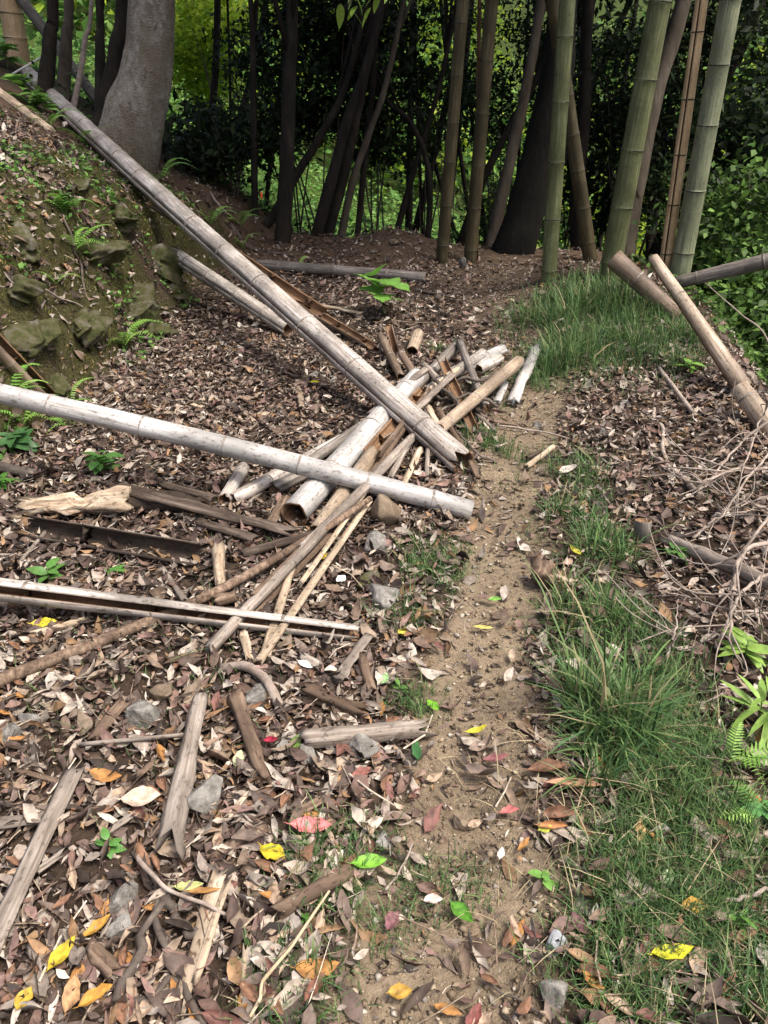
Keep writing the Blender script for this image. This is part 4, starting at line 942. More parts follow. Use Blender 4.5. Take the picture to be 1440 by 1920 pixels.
# ------------------------------------------------------------------ stones
for k, (px, py, w, h, mat, lab) in enumerate([
    (716, 968, 62, 70, 'rockbrown', 'rough brown stone under the end of the white pole'),
    (700, 1022, 44, 40, 'rock', 'small grey stone in front of the rough brown stone'),
    (718, 1125, 70, 52, 'rock', 'angular grey stone at the path edge'),
    (690, 1096, 56, 24, 'rockmoss', 'flat mossy stone behind the angular grey stone'),
    (480, 1316, 48, 44, 'rock', 'grey stone beside the propped brown log piece'),
    (264, 1350, 66, 60, 'rock', 'large pale grey stone by the thin straight stick'),
    (386, 1502, 66, 84, 'rock', 'tall grey stone next to the frayed branch'),
    (222, 1700, 62, 52, 'rock', 'dark grey stone half sunk in litter by the orange yellow leaf'),
    (224, 1750, 54, 46, 'rock', 'flat grey stone touching the dark grey stone'),
    (574, 1420, 38, 38, 'rock', 'small dark stone below the grey log'),
    (676, 1415, 54, 48, 'rock', 'rounded grey stone below the grey log'),
    (530, 1412, 34, 34, 'rock', 'small stone beside the crumpled red leaf'),
    (1046, 1776, 42, 34, 'rockblue', 'blue grey pebble on the path'),
    (866, 1552, 38, 28, 'rockbrown', 'flat brown pebble set in the path'),
    (18, 1386, 52, 44, 'rock', 'bluish grey stone in the litter beyond the grey plank'),
    (56, 1364, 44, 34, 'rock', 'small grey stone next to the bluish stone'),
    (1040, 1886, 56, 44, 'rock', 'dark stone on the path beyond the brown curled leaf'),
    (300, 1310, 60, 40, 'rockbrown', 'brown stone behind the large pale grey stone'),
    (720, 1590, 44, 26, 'rock', 'grey stone in the grass by the green leaf'),
    (1010, 800, 22, 16, 'rock', 'pale pebble on the path beside the heap'),
    (1130, 815, 22, 16, 'rock', 'pale pebble among the leaves by the forked brown twig'),
    (1170, 760, 26, 18, 'rock', 'grey pebble in the leaf litter before the grass mound'),
    (590, 705, 14, 12, 'rock', 'grey pebble beside the yellow leaf in the litter'),
    (625, 716, 16, 14, 'rock', 'bluish pebble in the middle of the litter'),
    (420, 1420, 46, 22, 'rockbrown', 'flat brown stone between the two dead branches')]):
    stone(lab, px, py, w, h, mat, 500+k, .40)

# gravel on the path
rg = np.random.default_rng(91)
n = 24000
gxp = rg.uniform(-.6, 1.6, n); gyp = .6+7*rg.random(n)**1.7
k = rg.random(n) < .12+path_mask(gxp, gyp); gxp, gyp = gxp[k], gyp[k]; n = len(gxp)
oc = np.array([[1, 0, 0], [-1, 0, 0], [0, 1, 0], [0, -1, 0], [0, 0, 1], [0, 0, -1]], float)
of = np.array([[0, 2, 4], [2, 1, 4], [1, 3, 4], [3, 0, 4], [2, 0, 5], [1, 2, 5], [3, 1, 5], [0, 3, 5]])
sz = .0024+.0095*rg.random(n)**3.4
Vv = oc[None]*(sz[:, None, None]*rg.uniform(.6, 1.4, (n, 6, 1)))*np.array([1, 1, .6])
th = rg.uniform(0, 6.28, n); c, s = np.cos(th), np.sin(th)
Vr = np.stack([Vv[..., 0]*c[:, None]-Vv[..., 1]*s[:, None], Vv[..., 0]*s[:, None]+Vv[..., 1]*c[:, None], Vv[..., 2]], -1)
Vr += np.stack([gxp, gyp, G(gxp, gyp)+.003], -1)[:, None]
Fo = (of[None]+(np.arange(n)*6)[:, None, None]).reshape(-1, 3)
pc = pick([(.30, .235, .16), (.40, .33, .235), (.22, .165, .11), (.42, .38, .32), (.16, .12, .08)], n, rg)
tag(link('gravel', make_mesh('gravel', Vr.reshape(-1, 3), [Fo], np.repeat(pc, 6, axis=0), smooth=False), M['litter']), 'fine gravel and crumbs of soil on the trodden path', 'gravel', kind='stuff')

# ------------------------------------------------------------------ dead leaves
def leaf_verts(L, W, bend, fold, twist, curl, rows, rg):
    """arrays of n leaves; returns (n, verts, 3): rows of left / midrib / right points along X"""
    n = len(L); u = np.linspace(0, 1, rows)
    prof = np.sin(np.pi*u**.85)**.8; prof[0] = .04; prof[-1] = .02
    x = (u-.5)[None, :, None]*L[:, None, None]*np.ones((1, 1, 3))
    side = np.array([-1., 0, 1.])[None, None]
    hw = (W/2)[:, None, None]*prof[None, :, None]
    y = side*hw*np.cos(fold)[:, None, None]
    z = np.abs(side)*hw*np.sin(fold)[:, None, None] + (bend*L)[:, None, None]*(4*(u-.5)**2)[None, :, None]
    z = z + twist[:, None, None]*side*hw*(u-.5)[None, :, None]*2
    y = y + (curl*L)[:, None, None]*((u-.5)**2)[None, :, None]
    z = z + rg.normal(0, .05, (n, rows, 3))*W[:, None, None]
    y = y + rg.normal(0, .05, (n, rows, 3))*W[:, None, None]
    return np.stack([x+0*side, y, z], -1).reshape(n, rows*3, 3)
def leaf_faces(rows):
    f = []
    for i in range(rows-1):
        for j in range(2): f.append([i*3+j, (i+1)*3+j, (i+1)*3+j+1, i*3+j+1])
    return np.array(f)
def orient(Vv, pos, nrm, th, tilt, rg):
    n = len(Vv)
    nn = nrm + tilt*rg.normal(0, 1, (n, 3)); nn /= np.linalg.norm(nn, axis=1, keepdims=True)
    f = np.stack([np.cos(th), np.sin(th), np.zeros(n)], -1); f -= nn*(f*nn).sum(1, keepdims=True); f /= np.linalg.norm(f, axis=1, keepdims=True)
    s = np.cross(nn, f)
    return pos[:, None]+Vv[..., :1]*f[:, None]+Vv[..., 1:2]*s[:, None]+Vv[..., 2:]*nn[:, None]
LITTER = [(.30, .235, .175), (.40, .335, .275), (.22, .16, .118), (.14, .098, .074), (.075, .054, .043), (.045, .034, .028), (.18, .115, .092), (.28, .235, .20), (.50, .445, .385),
          (.25, .155, .085), (.20, .152, .124), (.11, .076, .062), (.34, .295, .25), (.23, .15, .13), (.06, .045, .037), (.13, .095, .08)]
def litter_density(x, y):
    d = np.ones_like(x)
    d = d*(1-(.93-.10*fbm(x*5, y*5, 95))*path_mask(x, y)*(1-.65*sm(4.0, 5.6, y)))
    s = bank_x(y)-x
    d = d*(1-.75*moss_mask(x, y))
    d = d*np.where((x > path_x(y)+.2) & (y < 2.9), np.interp(y, [.5, 1.4, 2.2, 2.9], [.42, .40, .55, 1]), 1)   # grass grows there
    d = d*np.where(y > 4.6, np.where((x > 1.0) & (x < 2.4), .35, 1), 1)
    d = d*(1-sm(6.2, 7.4, y)*.55)*(1-sm(8.2, 10, y)*.7)
    d = d*(.55+.9*np.clip(.5+fbm(x*1.6, y*1.6, 71), 0, 1))
    return d
def scatter_litter(n, xr, yr, size, rows, rg, lift):
    x = rg.uniform(*xr, n); y = yr[0]+(yr[1]-yr[0])*rg.random(n)
    k = rg.random(n) < litter_density(x, y); x, y = x[k], y[k]; n = len(x)
    L = np.minimum(size*np.exp(rg.normal(0, .48, n)), .085); W = L*rg.uniform(.18, .58, n)
    Vv = leaf_verts(L, W, rg.normal(.06, .17, n), rg.normal(.3, .6, n), rg.normal(0, .8, n), rg.normal(0, .25, n), rows, rg)
    nr = gnorm(x, y)
    pos = np.stack([x, y, G(x, y)], -1)+nr*(.004+lift*rg.random(n)**1.5)[:, None]
    Vw = orient(Vv, pos, nr, rg.uniform(0, 6.28, n), .30, rg)
    c = pick(LITTER, n, rg, .22)
    nv = rows*3; F = (leaf_faces(rows)[None]+(np.arange(n)*nv)[:, None, None]).reshape(-1, 4)
    return Vw.reshape(-1, 3), F, np.repeat(c, nv, axis=0)
rg = np.random.default_rng(17)
batches = [scatter_litter(19500, (-1.9, 1.9), (.45, 2.3), .042, 5, rg, .026),
           scatter_litter(32000, (-2.3, 2.3), (2.3, 5.0), .044, 4, rg, .032),
           scatter_litter(18000, (-3.4, 2.6), (5.0, 9.6), .052, 4, rg, .03),
           scatter_litter(5200, (-4.2, -1.9), (3.0, 7.0), .06, 4, rg, .03)]
o = 0; Vs, Fs, Cs = [], [], []
for a, b, c in batches: Vs.append(a); Fs.append(b+o); Cs.append(c); o += len(a)
tag(link('leaf_litter', make_mesh('leaf_litter', np.vstack(Vs), [np.vstack(Fs)], np.vstack(Cs)), M['litter']), 'deep brown leaf litter covering the ground beside the path', 'leaf litter', kind='stuff')
# crumbs: small leaf fragments that fill the gaps
x = rg.uniform(-2.4, 2.2, 46000); y = .5+7.0*rg.random(46000)**1.4
k = rg.random(46000) < np.clip(litter_density(x, y)+.35, 0, 1); x, y = x[k], y[k]; n = len(x)
nr = gnorm(x, y); pos = np.stack([x, y, G(x, y)], -1)+nr*(.004+.02*rg.random(n)*np.clip(litter_density(x, y), 0, 1))[:, None]
L = .017*np.exp(rg.normal(0, .5, n)); Vv = leaf_verts(L, L*rg.uniform(.25, .6, n), rg.normal(.05, .2, n), rg.normal(.2, .4, n), rg.normal(0, .5, n), 0*L, 3, rg)
Vw = orient(Vv, pos, nr, rg.uniform(0, 6.28, n), .35, rg); F = (leaf_faces(3)[None]+(np.arange(n)*9)[:, None, None]).reshape(-1, 4)
tag(link('leaf_crumbs', make_mesh('leaf_crumbs', Vw.reshape(-1, 3), [F], np.repeat(pick(LITTER, n, rg, .25), 9, axis=0)), M['litter']), 'crumbled leaf fragments strewn over the soil', 'leaf litter', kind='stuff')

# thin broken twigs and stalks lying everywhere in the litter
n = 5200; x = rg.uniform(-2.2, 2.0, n); y = .5+6.5*rg.random(n)**1.5
k = rg.random(n) < np.clip(litter_density(x, y)+.15, 0, 1); x, y = x[k], y[k]; n = len(x)
Lt = .05*np.exp(rg.normal(0, .6, n)); th = rg.uniform(0, 6.28, n); nr = gnorm(x, y); lf = .012+.022*rg.random(n)
tr_ = .0011+.002*rg.random(n)**2; d = np.stack([np.cos(th), np.sin(th), rg.normal(0, .12, n)], -1); d -= nr*((d*nr).sum(1)*.8)[:, None]
c0 = np.stack([x, y, G(x, y)], -1)+nr*lf[:, None]; sdv = np.cross(d, nr); sdv /= np.linalg.norm(sdv, axis=1, keepdims=True)
mid = rg.normal(0, .06, n)*Lt
Vt_ = []
for t, rr in ((-.5, 1), (0, .95), (.5, .6)):
    cc_ = c0+d*(Lt*t)[:, None]+(sdv*mid[:, None] if t == 0 else 0)
    for a_ in (0, 2.094, 4.189): Vt_.append(cc_+(sdv*math.cos(a_)+nr*math.sin(a_))*(tr_*rr)[:, None])
Vt_ = np.stack(Vt_, 1); fq = np.array([[i*3+j, i*3+(j+1) % 3, i*3+3+(j+1) % 3, i*3+3+j] for i in range(2) for j in range(3)])
F = (fq[None]+(np.arange(n)*9)[:, None, None]).reshape(-1, 4)
tag(link('twig_debris', make_mesh('twig_debris', Vt_.reshape(-1, 3), [F], np.repeat(pick([(.40, .32, .24), (.26, .19, .14), (.14, .10, .08), (.52, .45, .36), (.09, .07, .055)], n, rg), 9, axis=0)), M['litter']), 'thin broken twigs and stalks scattered through the litter', 'debris', kind='stuff')

# single dead leaves that can be told apart near the camera
KINDS = {'tan': ((.38, .28, .20), 'tan dry leaf lying loose on the litter'), 'pale': ((.44, .375, .31), 'pale papery leaf lying loose on the litter'),
         'brown': ((.22, .12, .075), 'brown curled leaf lying loose on the litter'), 'maroon': ((.175, .085, .07), 'dull maroon leaf lying loose on the litter'),
         'orange': ((.36, .18, .06), 'orange brown leaf lying loose on the litter'), 'grey': ((.30, .25, .21), 'grey brown leaf lying loose on the litter')}
def single_leaf_mesh(col, L, asp, bend, fold, twist, seed, spots=0.0, rows=9):
    rgs = np.random.default_rng(seed); u = np.linspace(0, 1, rows); prof = np.sin(np.pi*u**.85)**.85; prof[0] = .03; prof[-1] = .02
    W = L*asp; sd = np.array([-1, -.55, 0, .55, 1.]); Vv = []
    ck = rgs.normal(0, .12)
    for i in range(rows):
        for s in sd:
            hw = W/2*prof[i]*(1+.10*rgs.normal()*abs(s))
            Vv.append([(u[i]-.5)*L, s*hw*math.cos(fold*abs(s))+ck*L*(u[i]-.5)**2, abs(s)**1.5*hw*math.sin(fold)+bend*L*4*(u[i]-.5)**2+twist*s*hw*(u[i]-.5)*2+rgs.normal(0, .02)*W])
    base = len(Vv); Vv += [[-.5*L-.16*L, .01*L, bend*L+.006], [-.5*L, .018*L, bend*L], [-.5*L, -.018*L, bend*L]]
    F = [[i*5+j, (i+1)*5+j, (i+1)*5+j+1, i*5+j+1] for i in range(rows-1) for j in range(4)]
    c = np.repeat(np.array(col)[None], len(Vv), 0)*(1+.12*rgs.normal(0, 1, (len(Vv), 1)))
    c[2:rows*5:5] *= 1.25
    if spots: c[rgs.random(len(Vv)) < spots] *= .45
    return make_mesh('leaf', np.array(Vv), [np.array(F), np.array([[base, base+2, base+1]])], np.clip(c, .01, .95))
def put_leaf(me, name, mat, px, py, rz, label, group=None, h=.022, tilt=(0, 0), scale=1.0):
    p = hit(px, py, h); nn = Vector(gnorm(np.array([p.x]), np.array([p.y]))[0])
    xa = (Vector((1, 0, 0))-nn*nn.x).normalized(); ya = nn.cross(xa); q = Matrix((xa, ya, nn)).transposed().to_4x4()
    o = link(name, me, mat); 
    o.matrix_world = Matrix.Translation(p) @ q @ Matrix.Rotation(tilt[0], 4, 'X') @ Matrix.Rotation(tilt[1], 4, 'Y') @ Matrix.Rotation(rz, 4, 'Z') @ Matrix.Scale(scale, 4)
    return tag(o, label, 'leaf', group)
variants = {}
for kname, (col, lab) in KINDS.items():
    variants[kname] = [single_leaf_mesh(col, .056, random.uniform(.3, .52), random.uniform(-.06, .16), random.uniform(-.3, .8), random.uniform(-.5, .5), 700+17*q+len(kname), .08) for q in range(5)]
rg = np.random.default_rng(33)
cnt = 0; kl = list(KINDS)
while cnt < 250:
    px = rg.uniform(0, 1440); py = 1130+790*rg.random()**.75
    p = hit(px, py)
    if rg.random() > float(litter_density(np.array([p.x]), np.array([p.y]))[0])+.08: continue
    kn = kl[int(rg.choice(6, p=[.24, .12, .28, .12, .08, .16]))]
    put_leaf(variants[kn][int(rg.integers(0, 5))], 'dead_leaf', M['litter'], px, py, rg.uniform(0, 6.28), KINDS[kn][1], kn+' dry leaves on the ground', .024, (rg.normal(0, .22), rg.normal(0, .22)), float(np.exp(rg.normal(0, .22))))
    cnt += 1
# leaves that stand out by their colour: px, py, length px, aspect, angle on the ground, colour, bend, fold
for k, (px, py, wl, asp, rz, col, bend, fold, lab) in enumerate([
    (582, 1548, 74, .46, .05, (.62, .20, .20), .06, .2, 'salmon pink leaf lying upside down by the bark strip'),
    (512, 1597, 54, .66, -.5, (.55, .42, .03), .02, .1, 'spotted golden yellow leaf below the pink leaf'),
    (692, 1617, 64, .48, .15, (.22, .50, .06), .05, .3, 'fresh light green leaf resting on the broken branch'),
    (866, 1711, 52, .55, -.8, (.10, .28, .03), .05, .3, 'glossy green leaf lying on the path'),
    (812, 1322, 32, .6, -.9, (.18, .42, .04), .02, .2, 'small bright green leaf at the end of the grey log'),
    (893, 1371, 42, .4, .3, (.55, .50, .05), .2, .4, 'yellow curled leaf on the trodden path'),
    (1262, 1788, 78, .42, .1, (.62, .60, .04), .08, .4, 'large bright yellow leaf in the short grass'),
    (116, 1788, 68, .45, 1.2, (.52, .40, .04), .05, .2, 'long yellow leaf upright beside the pale stub'),
    (182, 1738, 56, .4, .8, (.45, .25, .05), .06, .5, 'orange yellow leaf leaning on the flat grey stone'),
    (45, 1872, 40, .8, 1.3, (.45, .32, .05), .05, .2, 'round ochre leaf by the pale stub'),
    (180, 1868, 62, .5, .6, (.45, .24, .05), .05, .6, 'orange folded leaf below the rough stub'),
    (135, 1862, 60, .5, 1.5, (.40, .24, .12), .05, .2, 'light brown broad leaf next to the orange folded leaf'),
    (750, 1862, 44, .7, .1, (.45, .28, .06), .1, .6, 'golden brown crumpled leaf on the edge of the path'),
    (955, 1521, 36, .55, .1, (.50, .16, .15), .08, .5, 'small coral pink leaf on the path'),
    (890, 1908, 52, .5, 1.0, (.20, .07, .06), .05, .4, 'dark maroon leaf on the path by the dark stone'),
    (928, 1123, 24, .4, 0, (.20, .45, .08), .05, .3, 'small green leaf halfway along the path'),
    (905, 1176, 36, .35, 0, (.55, .48, .14), .02, .1, 'thin pale yellow leaf on the path beside the tussock'),
    (82, 1168, 46, .5, .05, (.60, .52, .05), .02, .2, 'yellow leaf behind the slotted split pole'),
    (606, 1043, 20, .6, .9, (.60, .42, .05), .05, .1, 'small yellow leaf beside the slim bleached stick'),
    (757, 1184, 24, .7, .6, (.58, .52, .08), .02, .1, 'small round yellow leaf by the angular stone'),
    (572, 1246, 32, .45, -.5, (.72, .70, .66), .05, .3, 'white leaf below the fan of sticks'),
    (354, 1662, 54, .35, .05, (.52, .55, .22), .08, .2, 'pale lime leaf on the litter by the arched twig'),
    (382, 1672, 60, .25, .1, (.34, .18, .06), .1, .6, 'narrow orange brown leaf under the pale lime leaf'),
    (780, 1405, 46, .38, 1.6, (.05, .15, .05), .02, .2, 'dark green leaf below the grey log'),
    (721, 1272, 26, .6, 1.2, (.30, .50, .22), .02, .2, 'pale green leaf beside the knobbly twig'),
    (555, 1392, 36, .5, 1.4, (.16, .26, .06), .02, .3, 'olive green leaf at the bark end of the grey log by the crimson leaf'),
    (448, 1422, 34, .6, 1.4, (.50, .52, .32), .02, .2, 'pale round leaf beside the propped log piece'),
    (508, 1390, 26, .7, .2, (.42, .03, .07), .25, .9, 'crumpled crimson leaf by the propped log piece'),
    (1078, 1031, 34, .45, 1.9, (.55, .52, .06), .02, .2, 'yellow green leaf caught in the grass tufts'),
    (1252, 1645, 36, .6, 1.2, (.42, .55, .30), .02, .4, 'pale green leaf standing in the short grass'),
    (1290, 1678, 50, .5, 1.5, (.05, .13, .03), .02, .4, 'dark green oval leaf in the short grass'),
    (1075, 1470, 100, .24, .0, (.40, .23, .14), .03, .5, 'long wavy tan leaf below the big tussock'),
    (1028, 1438, 76, .32, .1, (.18, .095, .06), .03, .5, 'long dark brown leaf tucked under the big tussock'),
    (1200, 1556, 46, .42, 1.3, (.44, .28, .12), .02, .2, 'tan leaf with yellow edge in the grass'),
    (1036, 1548, 52, .4, .0, (.40, .19, .08), .1, .7, 'rolled orange brown leaf between coral leaf and grass'),
    (1022, 1552, 28, .7, .4, (.52, .55, .10), .02, .1, 'lime yellow leaf lying on the rolled leaf'),
    (265, 1500, 70, .7, .1, (.58, .46, .36), .1, .4, 'large cream coloured leaf on top of the grey plank'),
    (590, 718, 18, .9, .2, (.66, .58, .02), .1, .3, 'bright yellow leaf in the middle of the leaf litter'),
    (640, 1085, 22, .8, .9, (.75, .72, .68), .02, .1, 'white leaf with holes near the sticks'),
    (735, 1726, 40, .6, 1.0, (.20, .09, .10), .05, .3, 'purple brown leaf beside the pale torn leaf'),
    (812, 1688, 36, .6, .1, (.60, .50, .44), .1, .5, 'pale torn leaf beside the glossy green leaf'),
    (930, 1422, 48, .35, .1, (.22, .09, .09), .06, .4, 'thin maroon leaf on the path by the tussock'),
    (1115, 1712, 34, .5, 1.2, (.70, .68, .62), .2, .7, 'white curled leaf at the edge of the grass'),
    (1085, 1730, 44, .6, 1.9, (.16, .08, .085), .04, .3, 'purple leaf next to the white curled leaf'),
    (1090, 1795, 54, .45, -.4, (.30, .19, .11), .1, .5, 'brown curled leaf beside the blue grey pebble'),
    (1300, 1700, 50, .6, .1, (.42, .26, .06), .1, .6, 'amber crumpled leaf in the short grass'),
    (590, 1850, 60, .4, 1.0, (.22, .10, .07), .05, .6, 'rusty brown folded leaf beside the low grass tuft'),
    (632, 1640, 40, .5, .2, (.26, .12, .08), .02, .2, 'reddish brown leaf beside the broken branch'),
    (677, 1450, 46, .5, .7, (.24, .10, .08), .02, .3, 'rust red leaf below the rounded stone'),
    (940, 1600, 24, .55, 1.2, (.68, .62, .55), .05, .3, 'small cream leaf on the path')]):
    p = hit(px, py, .02); L = size_at(p, wl)*1.05
    put_leaf(single_leaf_mesh(col, L, asp, bend, fold, .2, 900+k, .06), 'fallen_leaf', M['fresh'] if col[1] > col[0] else M['litter'], px, py, rz, lab, None, .03, (random.uniform(-.1, .25), random.uniform(-.1, .1)))

# ------------------------------------------------------------------ grass
GRASS = [(.16, .27, .09), (.105, .20, .065), (.085, .165, .055), (.065, .135, .045), (.115, .20, .065), (.05, .105, .036), (.15, .24, .085), (.09, .175, .065), (.06, .13, .05), (.21, .25, .11)]
def blades(x, y, L, rg, lean=.5, width=.0032, pal=GRASS, out=None):
    n = len(x); th = rg.uniform(0, 6.28, n) if out is None else out
    base = np.stack([x, y, G(x, y)-.004], -1)
    d = np.stack([np.cos(th), np.sin(th), np.zeros(n)], -1); s = np.stack([-np.sin(th), np.cos(th), np.zeros(n)], -1)
    le = np.clip(rg.normal(lean, .38, n), .02, 1.5)
    Vs = []
    for t, wf in ((0, 1), (.4, .95), (.75, .65), (1, .08)):
        c = base + d*(L*le*t**1.7)[:, None] + np.array([0, 0, 1.])*(L*(t-.42*le*t*t))[:, None]
        w = width*wf*(.7+.6*(L/.15))
        Vs += [c-s*w[:, None]/2, c+s*w[:, None]/2]
    Vv = np.stack(Vs, 1)
    f = np.array([[0, 1, 3, 2], [2, 3, 5, 4], [4, 5, 7, 6]])
    F = (f[None]+(np.arange(n)*8)[:, None, None]).reshape(-1, 4)
    return Vv.reshape(-1, 3), F, np.repeat(pick(pal, n, rg, .2), 8, axis=0)
def tussock(label, px, py, rad, n, L, seed, group='grass tussocks along the path'):
    rgt = np.random.default_rng(seed); p = hit(px, py)
    m = 6; ca = rgt.uniform(0, 6.28, m); cr = rad*.9*np.sqrt(rgt.random(m)); cl = rgt.uniform(.45, 1.1, m); ci = rgt.integers(0, m, n)
    r = rad*.55*rgt.random(n)**.7; a = rgt.uniform(0, 6.28, n)
    x = p.x+cr[ci]*np.cos(ca[ci])+r*np.cos(a); y = p.y+cr[ci]*np.sin(ca[ci])+r*np.sin(a); out = a+rgt.normal(0, 1.0, n)
    Vv, F, Cc = blades(x, y, L*.82*cl[ci]*np.exp(rgt.normal(-.1, .35, n)), rgt, .6, .0036*np.exp(rgt.normal(0, .3, n)), out=out)
    dry = np.repeat(rgt.random(n) < .06, 8); Cc[dry] = (.36, .30, .18)
    root = link('grass_tussock', make_mesh('grass_tussock', Vv-np.array(p), [F], Cc), M['grass']); root.location = p
    return tag(root, label, 'grass', group)
for k, (px, py, rad, n, L, lab) in enumerate([
    (1105, 1370, .12, 1200, .19, 'biggest lush grass tussock beside the path'),
    (1135, 1290, .13, 420, .13, 'grass tussock behind the biggest tussock'),
    (1090, 1150, .13, 520, .14, 'dense tussock behind the mossy stump'),
    (1160, 1180, .12, 260, .12, 'tussock beside the dense one toward the twig heap'),
    (1060, 985, .11, 340, .12, 'tussock in front of the bare path bend'),
    (1140, 1035, .12, 450, .12, 'loose tussock by the small cut stump'),
    (1090, 900, .09, 120, .09, 'small tussock beside the pale path stick'),
    (1040, 690, .17, 900, .20, 'round tussock beside the white splintered stave'),
    (1100, 560, .30, 1100, .22, 'tall tussock on top of the grass mound'),
    (1030, 590, .25, 700, .20, 'tussock on the path side of the grass mound'),
    (1190, 590, .25, 700, .18, 'tussock on the far side of the grass mound'),
    (1140, 640, .3, 600, .14, 'low tussock in front of the grass mound'),
    (1210, 655, .25, 520, .14, 'sparse tussock between the mound and the drop'),
    (1075, 655, .2, 600, .18, 'thick tussock behind the round one'),
    (1280, 640, .12, 260, .18, 'tussock at the foot of the tan split pole'),
    (1288, 690, .10, 200, .16, 'light green tussock at the edge of the drop'),
    (910, 830, .12, 300, .09, 'short tussock at the lower end of the heap'),
    (815, 660, .15, 260, .10, 'grass tuft behind the short tan piece'),
    (830, 1070, .10, 220, .07, 'thin tuft beside the angular stone'),
    (520, 1870, .08, 120, .06, 'low tuft around the straw stalk'),
    (620, 1600, .09, 240, .06, 'low tuft beside the pink leaf'),
    (1185, 1480, .10, 420, .11, 'tuft between biggest tussock and short grass')]):
    tussock(lab, px, py, rad, n, L, 600+k)
rg = np.random.default_rng(44)
bl = []
for px, py, rx, ry, n, L in [
    (1290, 1800, .30, .22, 3600, .05), (1220, 1640, .20, .18, 2300, .055), (1330, 1600, .22, .2, 2300, .055), (1170, 1870, .14, .12, 350, .045),
    (1280, 1450, .20, .2, 1500, .065), (1230, 1330, .20, .25, 1000, .07), (1110, 1240, .18, .25, 800, .06), (1230, 1230, .15, .2, 400, .07),
    (1080, 1040, .18, .3, 700, .06), (1110, 630, .6, .9, 5000, .10), (1210, 600, .4, .8, 2600, .10), (1000, 720, .25, .3, 600, .08),
    (1080, 900, .15, .4, 600, .08), (920, 860, .2, .3, 900, .06), (810, 1060, .16, .22, 700, .05), (760, 1160, .14, .12, 350, .05),
    (640, 1620, .16, .12, 800, .045), (560, 1860, .14, .1, 330, .045), (700, 1690, .16, .14, 450, .04), (780, 1320, .1, .1, 300, .05),
    (850, 1660, .12, .1, 200, .04), (900, 740, .3, .4, 700, .05), (1250, 880, .5, .6, 500, .05), (500, 880, .9, 1.2, 500, .04), (250, 1250, .6, .5, 400, .05), (1380, 1480, .2, .2, 600, .06)]:
    p = hit(px, py); a = rg.uniform(0, 6.28, n); r = np.sqrt(rg.random(n))*rg.uniform(.5, 1.15, n)
    x = p.x+r*rx*np.cos(a); y = p.y+r*ry*np.sin(a)
    k = fbm(x*7, y*7, 51) > -.22; x, y = x[k], y[k]
    bl.append(blades(x, y, L*np.exp(rg.normal(0, .3, len(x))), rg, .5, .0026))
o = 0; Vs, Fs, Cs = [], [], []
for a, b, c in bl: Vs.append(a); Fs.append(b+o); Cs.append(c); o += len(a)
tag(link('short_grass', make_mesh('short_grass', np.vstack(Vs), [np.vstack(Fs)], np.vstack(Cs)), M['grass']), 'short thin grass growing along the edges of the path', 'grass', kind='stuff')
# dry straw mixed into the grass
n = 550; p = hit(1260, 1620); x = p.x+rg.normal(0, .22, n); y = p.y+rg.normal(0, .25, n)
Vv, F, Cc = blades(x, y, .07*np.exp(rg.normal(0, .3, n)), rg, 1.1, .0022, [(.45, .38, .24), (.36, .29, .18)])
tag(link('dry_straw', make_mesh('dry_straw', Vv, [F], Cc), M['grass']), 'dry straw lying in the short grass', 'straw', kind='stuff')

# moss on the bank: short green fuzz
n = 110000; y = rg.uniform(2.2, 8.0, n); x = bank_x(y)-rg.uniform(-.05, 1.25, n)
k = rg.random(n) < moss_mask(x, y)**1.5; x, y = x[k], y[k]
Vv, F, Cc = blades(x, y, .016*np.exp(rg.normal(0, .3, len(x))), rg, .8, .0055, [(.11, .13, .028), (.15, .155, .035), (.06, .085, .022), (.20, .17, .045), (.10, .085, .035)])
tag(link('moss', make_mesh('moss', Vv, [F], Cc), M['grass']), 'green and ochre moss growing on the bank face', 'moss', kind='stuff')

n = 9000; y = rg.uniform(2.4, 7.6, n); x = bank_x(y)-rg.uniform(-.1, 1.5, n)
k = (fbm(x*2.6, y*2.6, 91) > .05) & (rg.random(n) < .8); x, y = x[k], y[k]; nr = gnorm(x, y); n = len(x)
P = np.stack([x, y, G(x, y)], -1)+nr*(.01+.05*rg.random(n)**2)[:, None]
Vl, Tl, Cl = leaf_cloud(P, .042, .6, pick([(.12, .25, .055), (.17, .33, .075), (.08, .17, .04)], n, rg), rg, .1, .4)
tag(link('bank_plants', make_mesh('bank_plants', Vl, [Tl], Cl, smooth=False), M['leaf']), 'tiny leafy plants creeping over the mossy bank', 'ground cover', kind='stuff')

